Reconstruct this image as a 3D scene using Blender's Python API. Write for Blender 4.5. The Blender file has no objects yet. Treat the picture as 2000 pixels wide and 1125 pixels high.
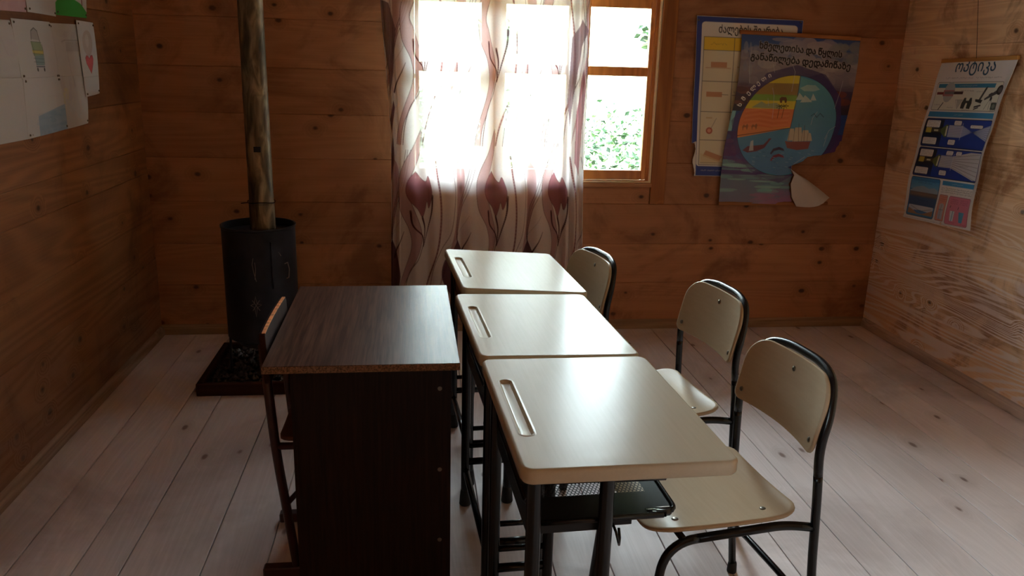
import bpy, math, random
import numpy as np
from mathutils import Vector, Matrix
random.seed(7); rng = np.random.default_rng(7)
S = bpy.context.scene; COL = S.collection
R = math.radians

# ------------------------------------------------------------------ camera, sky, exposure
def camera():
    y, p, r = R(7.1), R(15.48), R(1.52)
    f = np.array([math.sin(y)*math.cos(p), math.cos(y)*math.cos(p), -math.sin(p)])
    rt = np.array([math.cos(y), -math.sin(y), 0.0]); up = np.cross(rt, f)
    r2 = rt*math.cos(r)+up*math.sin(r); u2 = -rt*math.sin(r)+up*math.cos(r)
    M = Matrix([[r2[i], u2[i], -f[i], (0, 0, 1.5)[i]] for i in range(3)] + [[0, 0, 0, 1]])
    cd = bpy.data.cameras.new('camera'); co = bpy.data.objects.new('camera', cd); COL.objects.link(co)
    co.matrix_world = M; cd.sensor_width = 36; cd.sensor_fit = 'HORIZONTAL'
    cd.lens = 1571/2000*36; cd.clip_start = 0.02; cd.clip_end = 200
    S.camera = co
camera()
S.view_settings.view_transform = 'Standard'; S.view_settings.look = 'None'
S.view_settings.exposure = 1.15; S.view_settings.gamma = 1.0
S.view_settings.use_curve_mapping = False
S.cycles.use_denoising = True
S.cycles.max_bounces = 10; S.cycles.diffuse_bounces = 6; S.cycles.transparent_max_bounces = 16
S.cycles.sample_clamp_indirect = 6.0
S.cycles.caustics_reflective = False; S.cycles.caustics_refractive = False
SKY = 25.0
w = bpy.data.worlds.new('overcast_sky'); S.world = w; w.use_nodes = True
nt = w.node_tree; bg = nt.nodes['Background']
bg.inputs[0].default_value = (0.80, 0.99, 1.05, 1); bg.inputs[1].default_value = SKY

XL_ = -1.405
def portal(name, loc, rot, sx, sy):
    ld = bpy.data.lights.new(name, 'AREA'); ld.shape = 'RECTANGLE'; ld.size = sx; ld.size_y = sy
    ld.cycles.is_portal = True
    o = bpy.data.objects.new(name, ld); COL.objects.link(o); o.location = loc; o.rotation_euler = rot
portal('window_daylight_portal', (0.66, 4.60, 1.686), (R(-90), 0, 0), 1.36, 1.64)
portal('side_window_daylight_portal', (XL_-.13, -.55, 1.55), (0, R(-90), 0), .92, 1.02)

# ------------------------------------------------------------------ room numbers
XL, XR, YB, YF, ZC = -1.405, 2.75, 4.465, -1.25, 2.76
WX0, WX1, WZ0, WZ1 = -0.014, 1.337, 0.872, 2.50

# ------------------------------------------------------------------ helpers
def link(name, V, F, mat=None, parent=None, smooth=False, attrs=None):
    me = bpy.data.meshes.new(name)
    V = np.asarray(V, dtype=np.float32)
    if isinstance(F, np.ndarray):
        me.vertices.add(len(V)); me.vertices.foreach_set('co', V.ravel())
        n, k = F.shape
        me.loops.add(n*k); me.loops.foreach_set('vertex_index', F.astype(np.int32).ravel())
        me.polygons.add(n); me.polygons.foreach_set('loop_start', (np.arange(n)*k).astype(np.int32))
        me.polygons.foreach_set('loop_total', np.full(n, k, dtype=np.int32))
    else:
        me.from_pydata(V.tolist(), [], [list(map(int, f)) for f in F])
    me.update(calc_edges=True); me.validate()
    if attrs:
        for k, A in attrs.items():
            at = me.color_attributes.new(k, 'FLOAT_COLOR', 'POINT')
            at.data.foreach_set('color', np.asarray(A, dtype=np.float32).ravel())
    if smooth:
        me.polygons.foreach_set('use_smooth', np.ones(len(me.polygons), dtype=bool))
    if mat: me.materials.append(mat)
    o = bpy.data.objects.new(name, me); COL.objects.link(o)
    if parent: o.parent = parent
    return o

class MB:
    def __init__(s): s.v = []; s.f = []; s.a = []
    def add(s, V, F, rnd=None):
        b = len(s.v); s.v += [tuple(map(float, p)) for p in V]; s.f += [tuple(i+b for i in f) for f in F]
        r = rnd if rnd is not None else (0, 0, 0)
        s.a += [(*r, 1.0)]*len(V); return s
    def box(s, x0, x1, y0, y1, z0, z1, bev=0.0, rnd=None):
        # box with bevelled edges: three nested rectangles
        b = min(bev, (x1-x0)/2.01, (y1-y0)/2.01, (z1-z0)/2.01)
        if b <= 0:
            V = [(x, y, z) for z in (z0, z1) for x, y in ((x0, y0), (x1, y0), (x1, y1), (x0, y1))]
            F = [(3, 2, 1, 0), (4, 5, 6, 7), (0, 1, 5, 4), (1, 2, 6, 5), (2, 3, 7, 6), (3, 0, 4, 7)]
            return s.add(V, F, rnd)
        def oct_(z, i):
            return [(x0+i+b, y0+i, z), (x1-i-b, y0+i, z), (x1-i, y0+i+b, z), (x1-i, y1-i-b, z), (x1-i-b, y1-i, z), (x0+i+b, y1-i, z), (x0+i, y1-i-b, z), (x0+i, y0+i+b, z)]
        def rect8(z):
            i = b
            return [(x0+i, y0+i, z), (x1-i, y0+i, z), (x1-i, y0+i, z), (x1-i, y1-i, z), (x1-i, y1-i, z), (x0+i, y1-i, z), (x0+i, y1-i, z), (x0+i, y0+i, z)]
        V = rect8(z0)+oct_(z0+b, 0)+oct_(z1-b, 0)+rect8(z1)
        F = []
        for k in range(3):
            for j in range(8):
                a, c = k*8+j, k*8+(j+1) % 8
                F.append((a, c, c+8, a+8))
        F.append((7, 5, 3, 1)); F.append((24, 26, 28, 30))
        return s.add(V, F, rnd)
    def tube(s, pts, r, n=12, cap=True, closed=False):
        P = [Vector(p) for p in pts]; m = len(P); rs = r if hasattr(r, '__len__') else [r]*m
        T = []
        for i in range(m):
            a = P[i-1] if (i > 0 or closed) else P[i]; c = P[(i+1) % m] if (i < m-1 or closed) else P[i]
            T.append((c-a).normalized())
        N = T[0].orthogonal().normalized(); V = []
        for i in range(m):
            N = (N-T[i]*N.dot(T[i])).normalized(); B = T[i].cross(N)
            for k in range(n):
                a = 2*math.pi*k/n; V.append(P[i]+(N*math.cos(a)+B*math.sin(a))*rs[i])
        F = []
        for i in range(m-1 if not closed else m):
            for k in range(n):
                a = i*n+k; b = i*n+(k+1) % n; j = ((i+1) % m)*n
                F.append((a, b, j+(k+1) % n, j+k))
        if cap and not closed:
            F.append(tuple(range(n-1, -1, -1))); F.append(tuple((m-1)*n+k for k in range(n)))
        return s.add(V, F)
    def lathe(s, prof, c=(0, 0, 0), n=32, axis='z', caps=True):
        V = []
        for (r, h) in prof:
            for k in range(n):
                a = 2*math.pi*k/n; p = (r*math.cos(a), r*math.sin(a), h)
                if axis == 'x': p = (p[2], p[0], p[1])
                if axis == 'y': p = (p[1], p[2], p[0])
                V.append((p[0]+c[0], p[1]+c[1], p[2]+c[2]))
        F = [(i*n+k, i*n+(k+1) % n, (i+1)*n+(k+1) % n, (i+1)*n+k) for i in range(len(prof)-1) for k in range(n)]
        if caps:
            F.append(tuple(range(n-1, -1, -1))); F.append(tuple((len(prof)-1)*n+k for k in range(n)))
        return s.add(V, F)
    def build(s, name, mat, parent=None, smooth=False, rnd=False):
        o = link(name, s.v, s.f, mat, parent, smooth, {'rnd': s.a} if rnd else None)
        return o

def fillet(pts, rad, k=6):
    P = [Vector(p) for p in pts]; out = [P[0]]
    for i in range(1, len(P)-1):
        a, b, c = P[i-1], P[i], P[i+1]
        rr = min(rad if not hasattr(rad, '__len__') else rad[i], (a-b).length*.49, (c-b).length*.49)
        p0 = b+(a-b).normalized()*rr; p1 = b+(c-b).normalized()*rr
        for j in range(k+1):
            t = j/k; out.append(p0*(1-t)**2+b*2*t*(1-t)+p1*t*t)
    out.append(P[-1]); return out

def auto_smooth(o, ang=35):
    me = o.data; me.polygons.foreach_set('use_smooth', np.ones(len(me.polygons), dtype=bool))
    import bmesh
    bm = bmesh.new(); bm.from_mesh(me)
    for e in bm.edges:
        if len(e.link_faces) == 2 and e.calc_face_angle(0) > R(ang): e.smooth = False
    bm.normal_update(); bm.to_mesh(me); bm.free(); return o

def thing(name, label, cat, loc=(0, 0, 0), rz=0, group=None):
    o = bpy.data.objects.new(name, None); COL.objects.link(o); o.empty_display_size = .05
    o.location = loc; o.rotation_euler = (0, 0, rz); return tag(o, label, cat, group)
def tag(o, label, cat, group=None, kind=None):
    o['label'] = label; o['category'] = cat
    if group: o['group'] = group
    if kind: o['kind'] = kind
    return o
def struct(o): o['kind'] = 'structure'; return o
def copy_tree(o, parent=None):
    c = o.copy(); COL.objects.link(c)
    if parent: c.parent = parent
    for ch in list(o.children): copy_tree(ch, c)
    return c

def rrect(x0, x1, y0, y1, r, k=8):
    rs = r if hasattr(r, '__len__') else [r]*4   # corners: (x1,y1),(x0,y1),(x0,y0),(x1,y0)
    out = []
    for (cx, cy, a0, q) in ((x1, y1, 0, rs[0]), (x0, y1, 90, rs[1]), (x0, y0, 180, rs[2]), (x1, y0, 270, rs[3])):
        sx = -1 if cx == x1 else 1; sy = -1 if cy == y1 else 1
        for j in range(k+1):
            a = R(a0+90*j/k); out.append((cx+sx*q+q*math.cos(a), cy+sy*q+q*math.sin(a)))
    return out
def resample(loop, n):
    P = np.array(loop+[loop[0]]); d = np.r_[0, np.cumsum(np.hypot(*np.diff(P, axis=0).T))]
    t = np.linspace(0, d[-1], n, endpoint=False)
    return np.c_[np.interp(t, d, P[:, 0]), np.interp(t, d, P[:, 1])]
def plate(outline, th, fn, rings=(.96, .85, .65, .4, .18), n=96, bev=.002):
    """solid plate over an outline; fn(a,b)->(point, normal)"""
    L = resample(outline, n); c = L.mean(0)
    ext = np.abs(L-c).max()
    seq = [(s, -th/2) for s in reversed(rings)]+[(1-bev/ext, -th/2), (1, -th/2+bev), (1, th/2-bev), (1-bev/ext, th/2)]+[(s, th/2) for s in rings]
    V = []
    for s_, h in seq:
        for p in L:
            q = c+(p-c)*s_; P, N = fn(q[0], q[1]); V.append(tuple(np.array(P)+np.array(N)*h))
    m = len(seq); F = [(i*n+k, i*n+(k+1) % n, (i+1)*n+(k+1) % n, (i+1)*n+k) for i in range(m-1) for k in range(n)]
    for end, h in ((0, -th/2), (m-1, th/2)):
        P, N = fn(c[0], c[1]); V.append(tuple(np.array(P)+np.array(N)*h)); ci = len(V)-1
        for k in range(n):
            F.append((ci, end*n+k, end*n+(k+1) % n) if end else (ci, (k+1) % n, k))
    return V, F

# ------------------------------------------------------------------ materials
def srgb(*c):
    c = [x/255 if max(c) > 1 else x for x in c]
    return tuple(((x+.055)/1.055)**2.4 if x > .04045 else x/12.92 for x in c)
def new_mat(name):
    m = bpy.data.materials.new(name); m.use_nodes = True
    return m, m.node_tree.nodes, m.node_tree.links, m.node_tree.nodes['Principled BSDF']
def simple(name, col, rough=.5, metal=0.0, var=.12, vscale=20, bump=0.0, spec=.5, coat=0.0):
    m, N, L, P = new_mat(name)
    tc = N.new('ShaderNodeTexCoord'); no = N.new('ShaderNodeTexNoise'); no.inputs['Scale'].default_value = vscale
    no.inputs['Detail'].default_value = 5; L.new(tc.outputs['Object'], no.inputs['Vector'])
    cr = N.new('ShaderNodeMapRange'); cr.inputs[1].default_value = .3; cr.inputs[2].default_value = .7
    cr.inputs[3].default_value = 1-var; cr.inputs[4].default_value = 1+var; L.new(no.outputs['Fac'], cr.inputs[0])
    mx = N.new('ShaderNodeVectorMath'); mx.operation = 'SCALE'; mx.inputs[0].default_value = col[:3]
    L.new(cr.outputs[0], mx.inputs['Scale']); L.new(mx.outputs[0], P.inputs['Base Color'])
    P.inputs['Roughness'].default_value = rough; P.inputs['Metallic'].default_value = metal
    P.inputs['Specular IOR Level'].default_value = spec; P.inputs['Coat Weight'].default_value = coat
    if bump:
        b = N.new('ShaderNodeBump'); b.inputs['Strength'].default_value = bump; b.inputs['Distance'].default_value = .002
        L.new(no.outputs['Fac'], b.inputs['Height']); L.new(b.outputs[0], P.inputs['Normal'])
    return m

def wood(name, dark, light, knot, axis='x', rough=.6, knots=1.0, rings=1.0, boardvar=.18, stain=None, wear_and_light=None, spec=.3, fine=1.0, ringn=22.0, kgate=.5, kscale=(3.4, 4.6)):
    """pine boards: grain runs along `axis`; attribute rnd shifts the grain from board to board"""
    m, N, L, P = new_mat(name)
    def mth(op, a, b=None, c=None):
        n = N.new('ShaderNodeMath'); n.operation = op
        for i, q in enumerate((a, b, c)):
            if q is None: continue
            if isinstance(q, (int, float)): n.inputs[i].default_value = q
            else: L.new(q, n.inputs[i])
        return n.outputs[0]
    def mix(f, a, b, blend='MIX'):
        n = N.new('ShaderNodeMix'); n.data_type = 'RGBA'; n.blend_type = blend
        for i, q in ((0, f), (6, a), (7, b)):
            if isinstance(q, (int, float)): n.inputs[i].default_value = q
            elif isinstance(q, tuple): n.inputs[i].default_value = (*q[:3], 1)
            else: L.new(q, n.inputs[i])
        return n.outputs[2]
    def rng_(v, a, b, c=0.0, d=1.0):
        n = N.new('ShaderNodeMapRange'); n.interpolation_type = 'SMOOTHSTEP'
        L.new(v, n.inputs[0])
        for i, q in enumerate((a, b, c, d)): n.inputs[i+1].default_value = q
        return n.outputs[0]
    tc = N.new('ShaderNodeTexCoord'); at = N.new('ShaderNodeAttribute'); at.attribute_name = 'rnd'
    sc = N.new('ShaderNodeVectorMath'); sc.operation = 'MULTIPLY_ADD'; sc.inputs[1].default_value = (7, 7, 7)
    L.new(at.outputs['Color'], sc.inputs[0]); L.new(tc.outputs['Object'], sc.inputs[2])
    along, cross = 1.0, 9.0
    def mapped(al, cr):
        mp = N.new('ShaderNodeVectorMath'); mp.operation = 'MULTIPLY'
        mp.inputs[1].default_value = {'x': (al, cr, cr), 'y': (cr, al, cr), 'z': (cr, cr, al)}[axis]
        L.new(sc.outputs[0], mp.inputs[0]); return mp.outputs[0]
    def noise(vec, scale, det=4, dist=0.0, rough_=.5):
        n = N.new('ShaderNodeTexNoise'); n.inputs['Scale'].default_value = scale; n.inputs['Detail'].default_value = det
        n.inputs['Distortion'].default_value = dist; n.inputs['Roughness'].default_value = rough_; L.new(vec, n.inputs['Vector']); return n.outputs['Fac']
    # knots
    vo = N.new('ShaderNodeTexVoronoi'); vo.voronoi_dimensions = '2D'; vo.inputs['Scale'].default_value = 1.0
    sx_ = N.new('ShaderNodeSeparateXYZ'); L.new(mapped(*kscale), sx_.inputs[0]); cx_ = N.new('ShaderNodeCombineXYZ')
    ia, ic = {'x': (0, 2), 'y': (1, 0 if name.startswith('scrubbed') or name.startswith('ceiling') else 2), 'z': (2, 0)}[axis]
    L.new(sx_.outputs[ia], cx_.inputs[0]); L.new(sx_.outputs[ic], cx_.inputs[1]); L.new(cx_.outputs[0], vo.inputs['Vector'])
    vo.inputs['Randomness'].default_value = 1.0
    kd = vo.outputs['Distance']
    wob = noise(mapped(8, 14), 1.0, 3)
    kdw = mth('ADD', kd, mth('MULTIPLY', mth('SUBTRACT', wob, .5), .10))
    gate = mth('GREATER_THAN', N_sep(N, L, vo.outputs['Color']), kgate)
    kmask = mth('MULTIPLY', rng_(kdw, .07, .02), mth('MULTIPLY', gate, knots))
    khalo = mth('MULTIPLY', rng_(kdw, .26, .05), mth('MULTIPLY', gate, knots))
    # growth rings that bend round the knots
    base = noise(mapped(.22, 2.6), 1.0, 2, .25)
    g = mth('ADD', mth('MULTIPLY', base, ringn), mth('MULTIPLY', khalo, 3.0))
    ring = mth('ABSOLUTE', mth('SUBTRACT', mth('FRACT', g), .5))
    ring = rng_(ring, .5, .05 if ringn < 25 else .2)
    fib = noise(mapped(3.0, 160.0*fine), 1.0, 3, 0, .6)
    blot = noise(mapped(.9, 2.2), 1.0, 4)
    fac = mth('ADD', mth('MULTIPLY', ring, .20*rings), mth('ADD', mth('MULTIPLY', fib, .30), mth('MULTIPLY', blot, .55)))
    fac = rng_(fac, .25, 1.0)
    col = mix(fac, light, dark)
    bv = mth('ADD', mth('MULTIPLY', N_sep(N, L, at.outputs['Color'], 1), 2*boardvar), 1-boardvar)
    sc2 = N.new('ShaderNodeVectorMath'); sc2.operation = 'SCALE'; L.new(col, sc2.inputs[0]); L.new(bv, sc2.inputs['Scale'])
    col = mix(mth('MULTIPLY', khalo, .35), sc2.outputs[0], dark)
    col = mix(mth('MULTIPLY', kmask, .85), col, knot)
    if stain:   # (colour, scale, amount): old patchy stains
        st = noise(tc.outputs['Object'], stain[1], 6, .8, .62)
        col = mix(mth('MULTIPLY', rng_(st, .48, .66), stain[2]), col, stain[0])
    if wear_and_light:    # (colour, axis index, full, none, amount): scrubbed timber low down, plus painted daylight on the right wall
        sp = N.new('ShaderNodeSeparateXYZ'); L.new(tc.outputs['Object'], sp.inputs[0])
        zz = mth('ADD', sp.outputs[wear_and_light[1]], mth('MULTIPLY', mth('SUBTRACT', noise(mapped(1.2, 3.0), 1.5, 6, 1.0, .7), .5), 1.1))
        wm = mth('MULTIPLY', rng_(zz, wear_and_light[3], wear_and_light[2]), wear_and_light[4])
        wm = mth('MULTIPLY', wm, rng_(mth('ADD', mth('MULTIPLY', ring, .6), fib), 1.25, .7))
        col = mix(wm, col, wear_and_light[0])
    L.new(col, P.inputs['Base Color'])
    P.inputs['Roughness'].default_value = rough; P.inputs['Specular IOR Level'].default_value = spec
    b = N.new('ShaderNodeBump'); b.inputs['Strength'].default_value = .25; b.inputs['Distance'].default_value = .0008
    L.new(mth('SUBTRACT', mth('MULTIPLY', fib, -.6), mth('MULTIPLY', ring, .5)), b.inputs['Height']); L.new(b.outputs[0], P.inputs['Normal'])
    return m
def N_sep(N, L, out, i=0):
    s = N.new('ShaderNodeSeparateColor'); L.new(out, s.inputs[0]); return s.outputs[i]

M = {}
M['wall'] = wood('old_pine_wall', srgb(124, 76, 46), srgb(184, 128, 86), srgb(48, 24, 12), 'x', .55, rings=.45, stain=(srgb(104, 60, 36), 2.2, .6), spec=.3)
M['wall_side'] = wood('old_pine_side_wall', srgb(112, 72, 44), srgb(172, 120, 78), srgb(50, 26, 14), 'y', .52, stain=(srgb(92, 52, 28), 1.8, .65), spec=.35, wear_and_light=(srgb(150, 120, 100), 2, .05, .7, .4))  # boards toned darker to carry the shade on this side
M['wall_right'] = wood('weathered_lit_pine_wall', srgb(196, 144, 98), srgb(255, 222, 178), srgb(58, 30, 16), 'y', .6, rings=.75, ringn=60.0, kgate=.4, boardvar=.08, stain=(srgb(146, 90, 54), 3.2, .7), wear_and_light=(srgb(250, 236, 228), 2, .2, 1.2, .95))  # pale boards and heavy wear tone also paint in this wall's daylight
M['floor'] = wood('scrubbed_floor_boards', srgb(176, 163, 160), srgb(230, 220, 220), srgb(112, 88, 80), 'y', .55, rings=.35, boardvar=.1, kgate=.62, kscale=(2.4, 5.0), ringn=40.0, stain=(srgb(140, 124, 118), 1.3, .35), spec=.35)
M['trim'] = wood('baseboard_timber', srgb(104, 74, 50), srgb(168, 136, 104), srgb(45, 30, 20), 'x', .6, knots=.5)
M['trim_side'] = wood('side_baseboard_timber', srgb(116, 90, 70), srgb(182, 156, 134), srgb(45, 30, 20), 'y', .6, knots=.5)
M['trim_right'] = wood('pale_baseboard_timber', srgb(150, 128, 114), srgb(222, 202, 188), srgb(60, 44, 34), 'y', .6, knots=.4)
M['post'] = wood('window_post_timber', srgb(120, 66, 28), srgb(190, 120, 60), srgb(48, 24, 12), 'z', .5, knots=.6)
M['frame'] = wood('varnished_window_timber', srgb(176, 96, 38), srgb(226, 146, 72), srgb(70, 34, 14), 'z', .35, knots=.3, spec=.5)
M['ceil'] = wood('ceiling_boards', srgb(120, 76, 40), srgb(180, 128, 78), srgb(48, 24, 12), 'y', .6)
M['stick'] = wood('thin_batten', srgb(120, 72, 36), srgb(172, 112, 62), srgb(60, 30, 14), 'x', .6, knots=0)
M['stick_side'] = wood('thin_side_batten', srgb(140, 96, 46), srgb(196, 146, 80), srgb(60, 30, 14), 'y', .6, knots=0)
M['lit_rim'] = simple('pale_lit_rim', srgb(240, 214, 168), .3, var=.08)
M['black'] = simple('black_enamel', srgb(9, 9, 12), .25, var=.2, spec=.4)
M['blackmatt'] = simple('black_sheet_metal', srgb(8, 8, 10), .4, var=.2, spec=.35)
M['rubber'] = simple('black_rubber', srgb(12, 11, 11), .7)
M['desktop'] = None
M['screw'] = simple('steel_screw', srgb(120, 112, 100), .35, .9)
M['red_metal'] = simple('dark_red_enamel', srgb(54, 18, 16), .4, var=.3)
M['stove'] = simple('sooty_stove_iron', srgb(34, 36, 46), .45, .4, var=.5, vscale=9, bump=.3, spec=.5)
M['chalk'] = simple('chalk_scribble', srgb(128, 118, 116), .9)
M['paper'] = simple('white_paper_back', srgb(206, 196, 186), .8, var=.04, vscale=6)
M['cell'] = None

def desk_mat(name, c1, c2, rough, coat):
    m, N, L, P = new_mat(name)
    tc = N.new('ShaderNodeTexCoord'); mp = N.new('ShaderNodeMapping'); mp.inputs['Scale'].default_value = (60, 3, 60)
    L.new(tc.outputs['Object'], mp.inputs[0]); no = N.new('ShaderNodeTexNoise'); no.inputs['Scale'].default_value = 2
    no.inputs['Detail'].default_value = 6; no.inputs['Distortion'].default_value = .4; L.new(mp.outputs[0], no.inputs['Vector'])
    mx = N.new('ShaderNodeMix'); mx.data_type = 'RGBA'; mx.inputs[6].default_value = (*c1, 1); mx.inputs[7].default_value = (*c2, 1)
    L.new(no.outputs['Fac'], mx.inputs[0]); L.new(mx.outputs[2], P.inputs['Base Color'])
    P.inputs['Roughness'].default_value = rough; P.inputs['Specular IOR Level'].default_value = .035; P.inputs['Coat Weight'].default_value = coat; P.inputs['Coat Roughness'].default_value = .12
    n2 = N.new('ShaderNodeTexNoise'); n2.inputs['Scale'].default_value = 14; n2.inputs['Detail'].default_value = 4; L.new(tc.outputs['Object'], n2.inputs['Vector'])
    b = N.new('ShaderNodeBump'); b.inputs['Strength'].default_value = .16; b.inputs['Distance'].default_value = .004
    L.new(n2.outputs['Fac'], b.inputs['Height']); L.new(b.outputs[0], P.inputs['Normal']); L.new(b.outputs[0], P.inputs['Coat Normal'])
    return m
M['desktop'] = desk_mat('cream_moulded_top', srgb(184, 173, 152), srgb(196, 185, 165), .25, .0)
M['ply'] = desk_mat('cream_bent_plywood', srgb(178, 158, 132), srgb(190, 171, 145), .26, .0)

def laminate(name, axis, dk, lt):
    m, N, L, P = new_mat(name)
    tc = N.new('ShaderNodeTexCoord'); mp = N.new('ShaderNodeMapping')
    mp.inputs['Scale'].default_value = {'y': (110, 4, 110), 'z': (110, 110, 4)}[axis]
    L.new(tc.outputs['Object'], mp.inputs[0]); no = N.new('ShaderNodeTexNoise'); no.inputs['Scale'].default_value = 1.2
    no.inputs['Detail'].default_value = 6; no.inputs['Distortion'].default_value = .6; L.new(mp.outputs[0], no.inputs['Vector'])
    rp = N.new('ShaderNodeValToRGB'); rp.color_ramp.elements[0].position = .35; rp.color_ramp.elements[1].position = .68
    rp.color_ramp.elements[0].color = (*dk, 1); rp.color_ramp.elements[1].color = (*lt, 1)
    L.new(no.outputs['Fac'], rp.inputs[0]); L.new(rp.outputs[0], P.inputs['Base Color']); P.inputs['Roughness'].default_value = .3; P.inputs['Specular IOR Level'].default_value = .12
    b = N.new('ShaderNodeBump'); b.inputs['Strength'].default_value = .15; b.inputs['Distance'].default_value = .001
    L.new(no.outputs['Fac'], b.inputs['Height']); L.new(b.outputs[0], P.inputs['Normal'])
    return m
M['laminate'] = laminate('walnut_laminate', 'y', srgb(58, 38, 30), srgb(98, 70, 58)); M['laminate_side'] = laminate('walnut_shaded_side', 'z', srgb(26, 16, 13), srgb(42, 27, 22))  # side panels use a darker copy, their shade put into the colour
M['chip'] = simple('raw_chipboard_edge', srgb(112, 84, 62), .85, var=.75, vscale=260)

def pipe_mat():
    m, N, L, P = new_mat('tarnished_flue_metal')
    tc = N.new('ShaderNodeTexCoord'); mp = N.new('ShaderNodeMapping'); mp.inputs['Scale'].default_value = (9, 9, 2.2)
    L.new(tc.outputs['Object'], mp.inputs[0]); no = N.new('ShaderNodeTexNoise'); no.inputs['Scale'].default_value = 2.5
    no.inputs['Detail'].default_value = 8; no.inputs['Distortion'].default_value = 1.0; L.new(mp.outputs[0], no.inputs['Vector'])
    rp = N.new('ShaderNodeValToRGB'); e = rp.color_ramp.elements; e[0].position = .32; e[0].color = (*srgb(48, 38, 30), 1)
    e[1].position = .72; e[1].color = (*srgb(170, 150, 120), 1); q = e.new(.5); q.color = (*srgb(104, 90, 68), 1)
    L.new(no.outputs['Fac'], rp.inputs[0]); L.new(rp.outputs[0], P.inputs['Base Color'])
    P.inputs['Metallic'].default_value = .55; P.inputs['Roughness'].default_value = .45
    return m
M['pipe'] = pipe_mat()

def colour_attr_mat(name, rough=.5, spec=.4, bump=False):
    m, N, L, P = new_mat(name); a = N.new('ShaderNodeAttribute'); a.attribute_name = 'art'
    L.new(a.outputs['Color'], P.inputs['Base Color']); P.inputs['Roughness'].default_value = rough
    P.inputs['Specular IOR Level'].default_value = spec
    return m
M['poster'] = colour_attr_mat('glossy_printed_poster', .26, .3)
M['print'] = colour_attr_mat('printed_poster', .42, .4)
M['drawing'] = colour_attr_mat('paper_drawing', .85, .2)

def curtain_mat():
    m, N, L, P = new_mat('sheer_curtain'); N.remove(P); out = N['Material Output']
    a = N.new('ShaderNodeAttribute'); a.attribute_name = 'art'
    d = N.new('ShaderNodeBsdfDiffuse'); t = N.new('ShaderNodeBsdfTranslucent'); tr = N.new('ShaderNodeBsdfTransparent')
    L.new(a.outputs['Color'], d.inputs[0]); L.new(a.outputs['Color'], t.inputs[0])
    m1 = N.new('ShaderNodeMixShader'); m1.inputs[0].default_value = .36; L.new(d.outputs[0], m1.inputs[1]); L.new(t.outputs[0], m1.inputs[2])
    m2 = N.new('ShaderNodeMixShader'); L.new(a.outputs['Alpha'], m2.inputs[0]); L.new(tr.outputs[0], m2.inputs[1]); L.new(m1.outputs[0], m2.inputs[2])
    L.new(m2.outputs[0], out.inputs[0]); return m
M['curtain'] = curtain_mat()
def glass_mat():
    m, N, L, P = new_mat('window_glass'); N.remove(P); out = N['Material Output']
    tr = N.new('ShaderNodeBsdfTransparent'); g = N.new('ShaderNodeBsdfGlossy'); g.inputs['Roughness'].default_value = .02
    f = N.new('ShaderNodeFresnel'); f.inputs[0].default_value = 1.45
    mx = N.new('ShaderNodeMixShader'); L.new(f.outputs[0], mx.inputs[0]); L.new(tr.outputs[0], mx.inputs[1]); L.new(g.outputs[0], mx.inputs[2])
    L.new(mx.outputs[0], out.inputs[0]); return m
M['glass'] = glass_mat()
def leaf_mat():
    m, N, L, P = new_mat('hillside_foliage'); a = N.new('ShaderNodeAttribute'); a.attribute_name = 'rnd'
    rp = N.new('ShaderNodeValToRGB'); e = rp.color_ramp.elements; e[0].color = (.004, .012, .005, 1); e[1].color = (.10, .16, .06, 1)
    q = e.new(.5); q.color = (.02, .05, .018, 1)
    L.new(N_sep(N, L, a.outputs['Color']), rp.inputs[0]); L.new(rp.outputs[0], P.inputs['Base Color']); P.inputs['Roughness'].default_value = .6
    P.inputs['Specular IOR Level'].default_value = .2
    return m
M['leaf'] = leaf_mat()
M['hill'] = simple('hillside_ground', (.34, .38, .24), .9, var=.5, vscale=3)

# ------------------------------------------------------------------ room shell
def rr(): return (random.random(), random.random(), random.random())
def wall_x(name, y0, y1, x0, x1, holes, mat, seed, face=-1):
    """boards along x stacked in z; holes = [(xa,xb,za,zb)]"""
    random.seed(seed); b = MB(); zs = [0.0, .045, .285, .515, .75, .985, 1.22, 1.455, 1.70, 1.935, 2.17, 2.41, 2.62, ZC+.05]
    for z0, z1 in zip(zs[:-1], zs[1:]):
        cuts = [(x0, x1)]
        for (xa, xb, za, zb) in holes:
            if z1 <= za or z0 >= zb: continue
            n = []
            for (a, c) in cuts:
                if xb <= a or xa >= c: n.append((a, c)); continue
                if a < xa: n.append((a, xa))
                if xb < c: n.append((xb, c))
                if z0 < za: pz = (z0, za); b.box(xa, xb, y0, y1, pz[0], pz[1], .003, rr())
                if z1 > zb: b.box(xa, xb, y0, y1, zb, z1, .003, rr())
            cuts = n
        for (a, c) in cuts:
            j = random.uniform(-.0015, .0015)
            b.box(a, c, y0+(j if face < 0 else 0), y1+(j if face > 0 else 0), z0, z1, .003, rr())
    return struct(b.build(name, mat, rnd=True))
def wall_y(name, x0, x1, y0, y1, mat, seed, zs, hole=None):
    random.seed(seed); b = MB()
    for z0, z1 in zip(zs[:-1], zs[1:]):
        j = random.uniform(-.0015, .0015); c = random.uniform(y0+.8, y1-.8)
        q = rr()
        if hole and z1 > hole[2] and z0 < hole[3]:
            b.box(x0+j, x1+j, y0, hole[0], z0, z1, .003, q); b.box(x0+j, x1+j, hole[1], y1, z0, z1, .003, q)
            if z0 < hole[2]: b.box(x0+j, x1+j, hole[0], hole[1], z0, hole[2], .003, q)
            if z1 > hole[3]: b.box(x0+j, x1+j, hole[0], hole[1], hole[3], z1, .003, q)
        else: b.box(x0+j, x1+j, y0, y1, z0, z1, .003, q)
    return struct(b.build(name, mat, rnd=True))
wall_x('wall_back', YB, YB+.12, XL-.12, XR+.12, [(WX0, WX1, WZ0, WZ1)], M['wall'], 1, -1)
wall_x('wall_front', YF-.12, YF, XL-.12, XR+.12, [], M['wall'], 2, 1)
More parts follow.
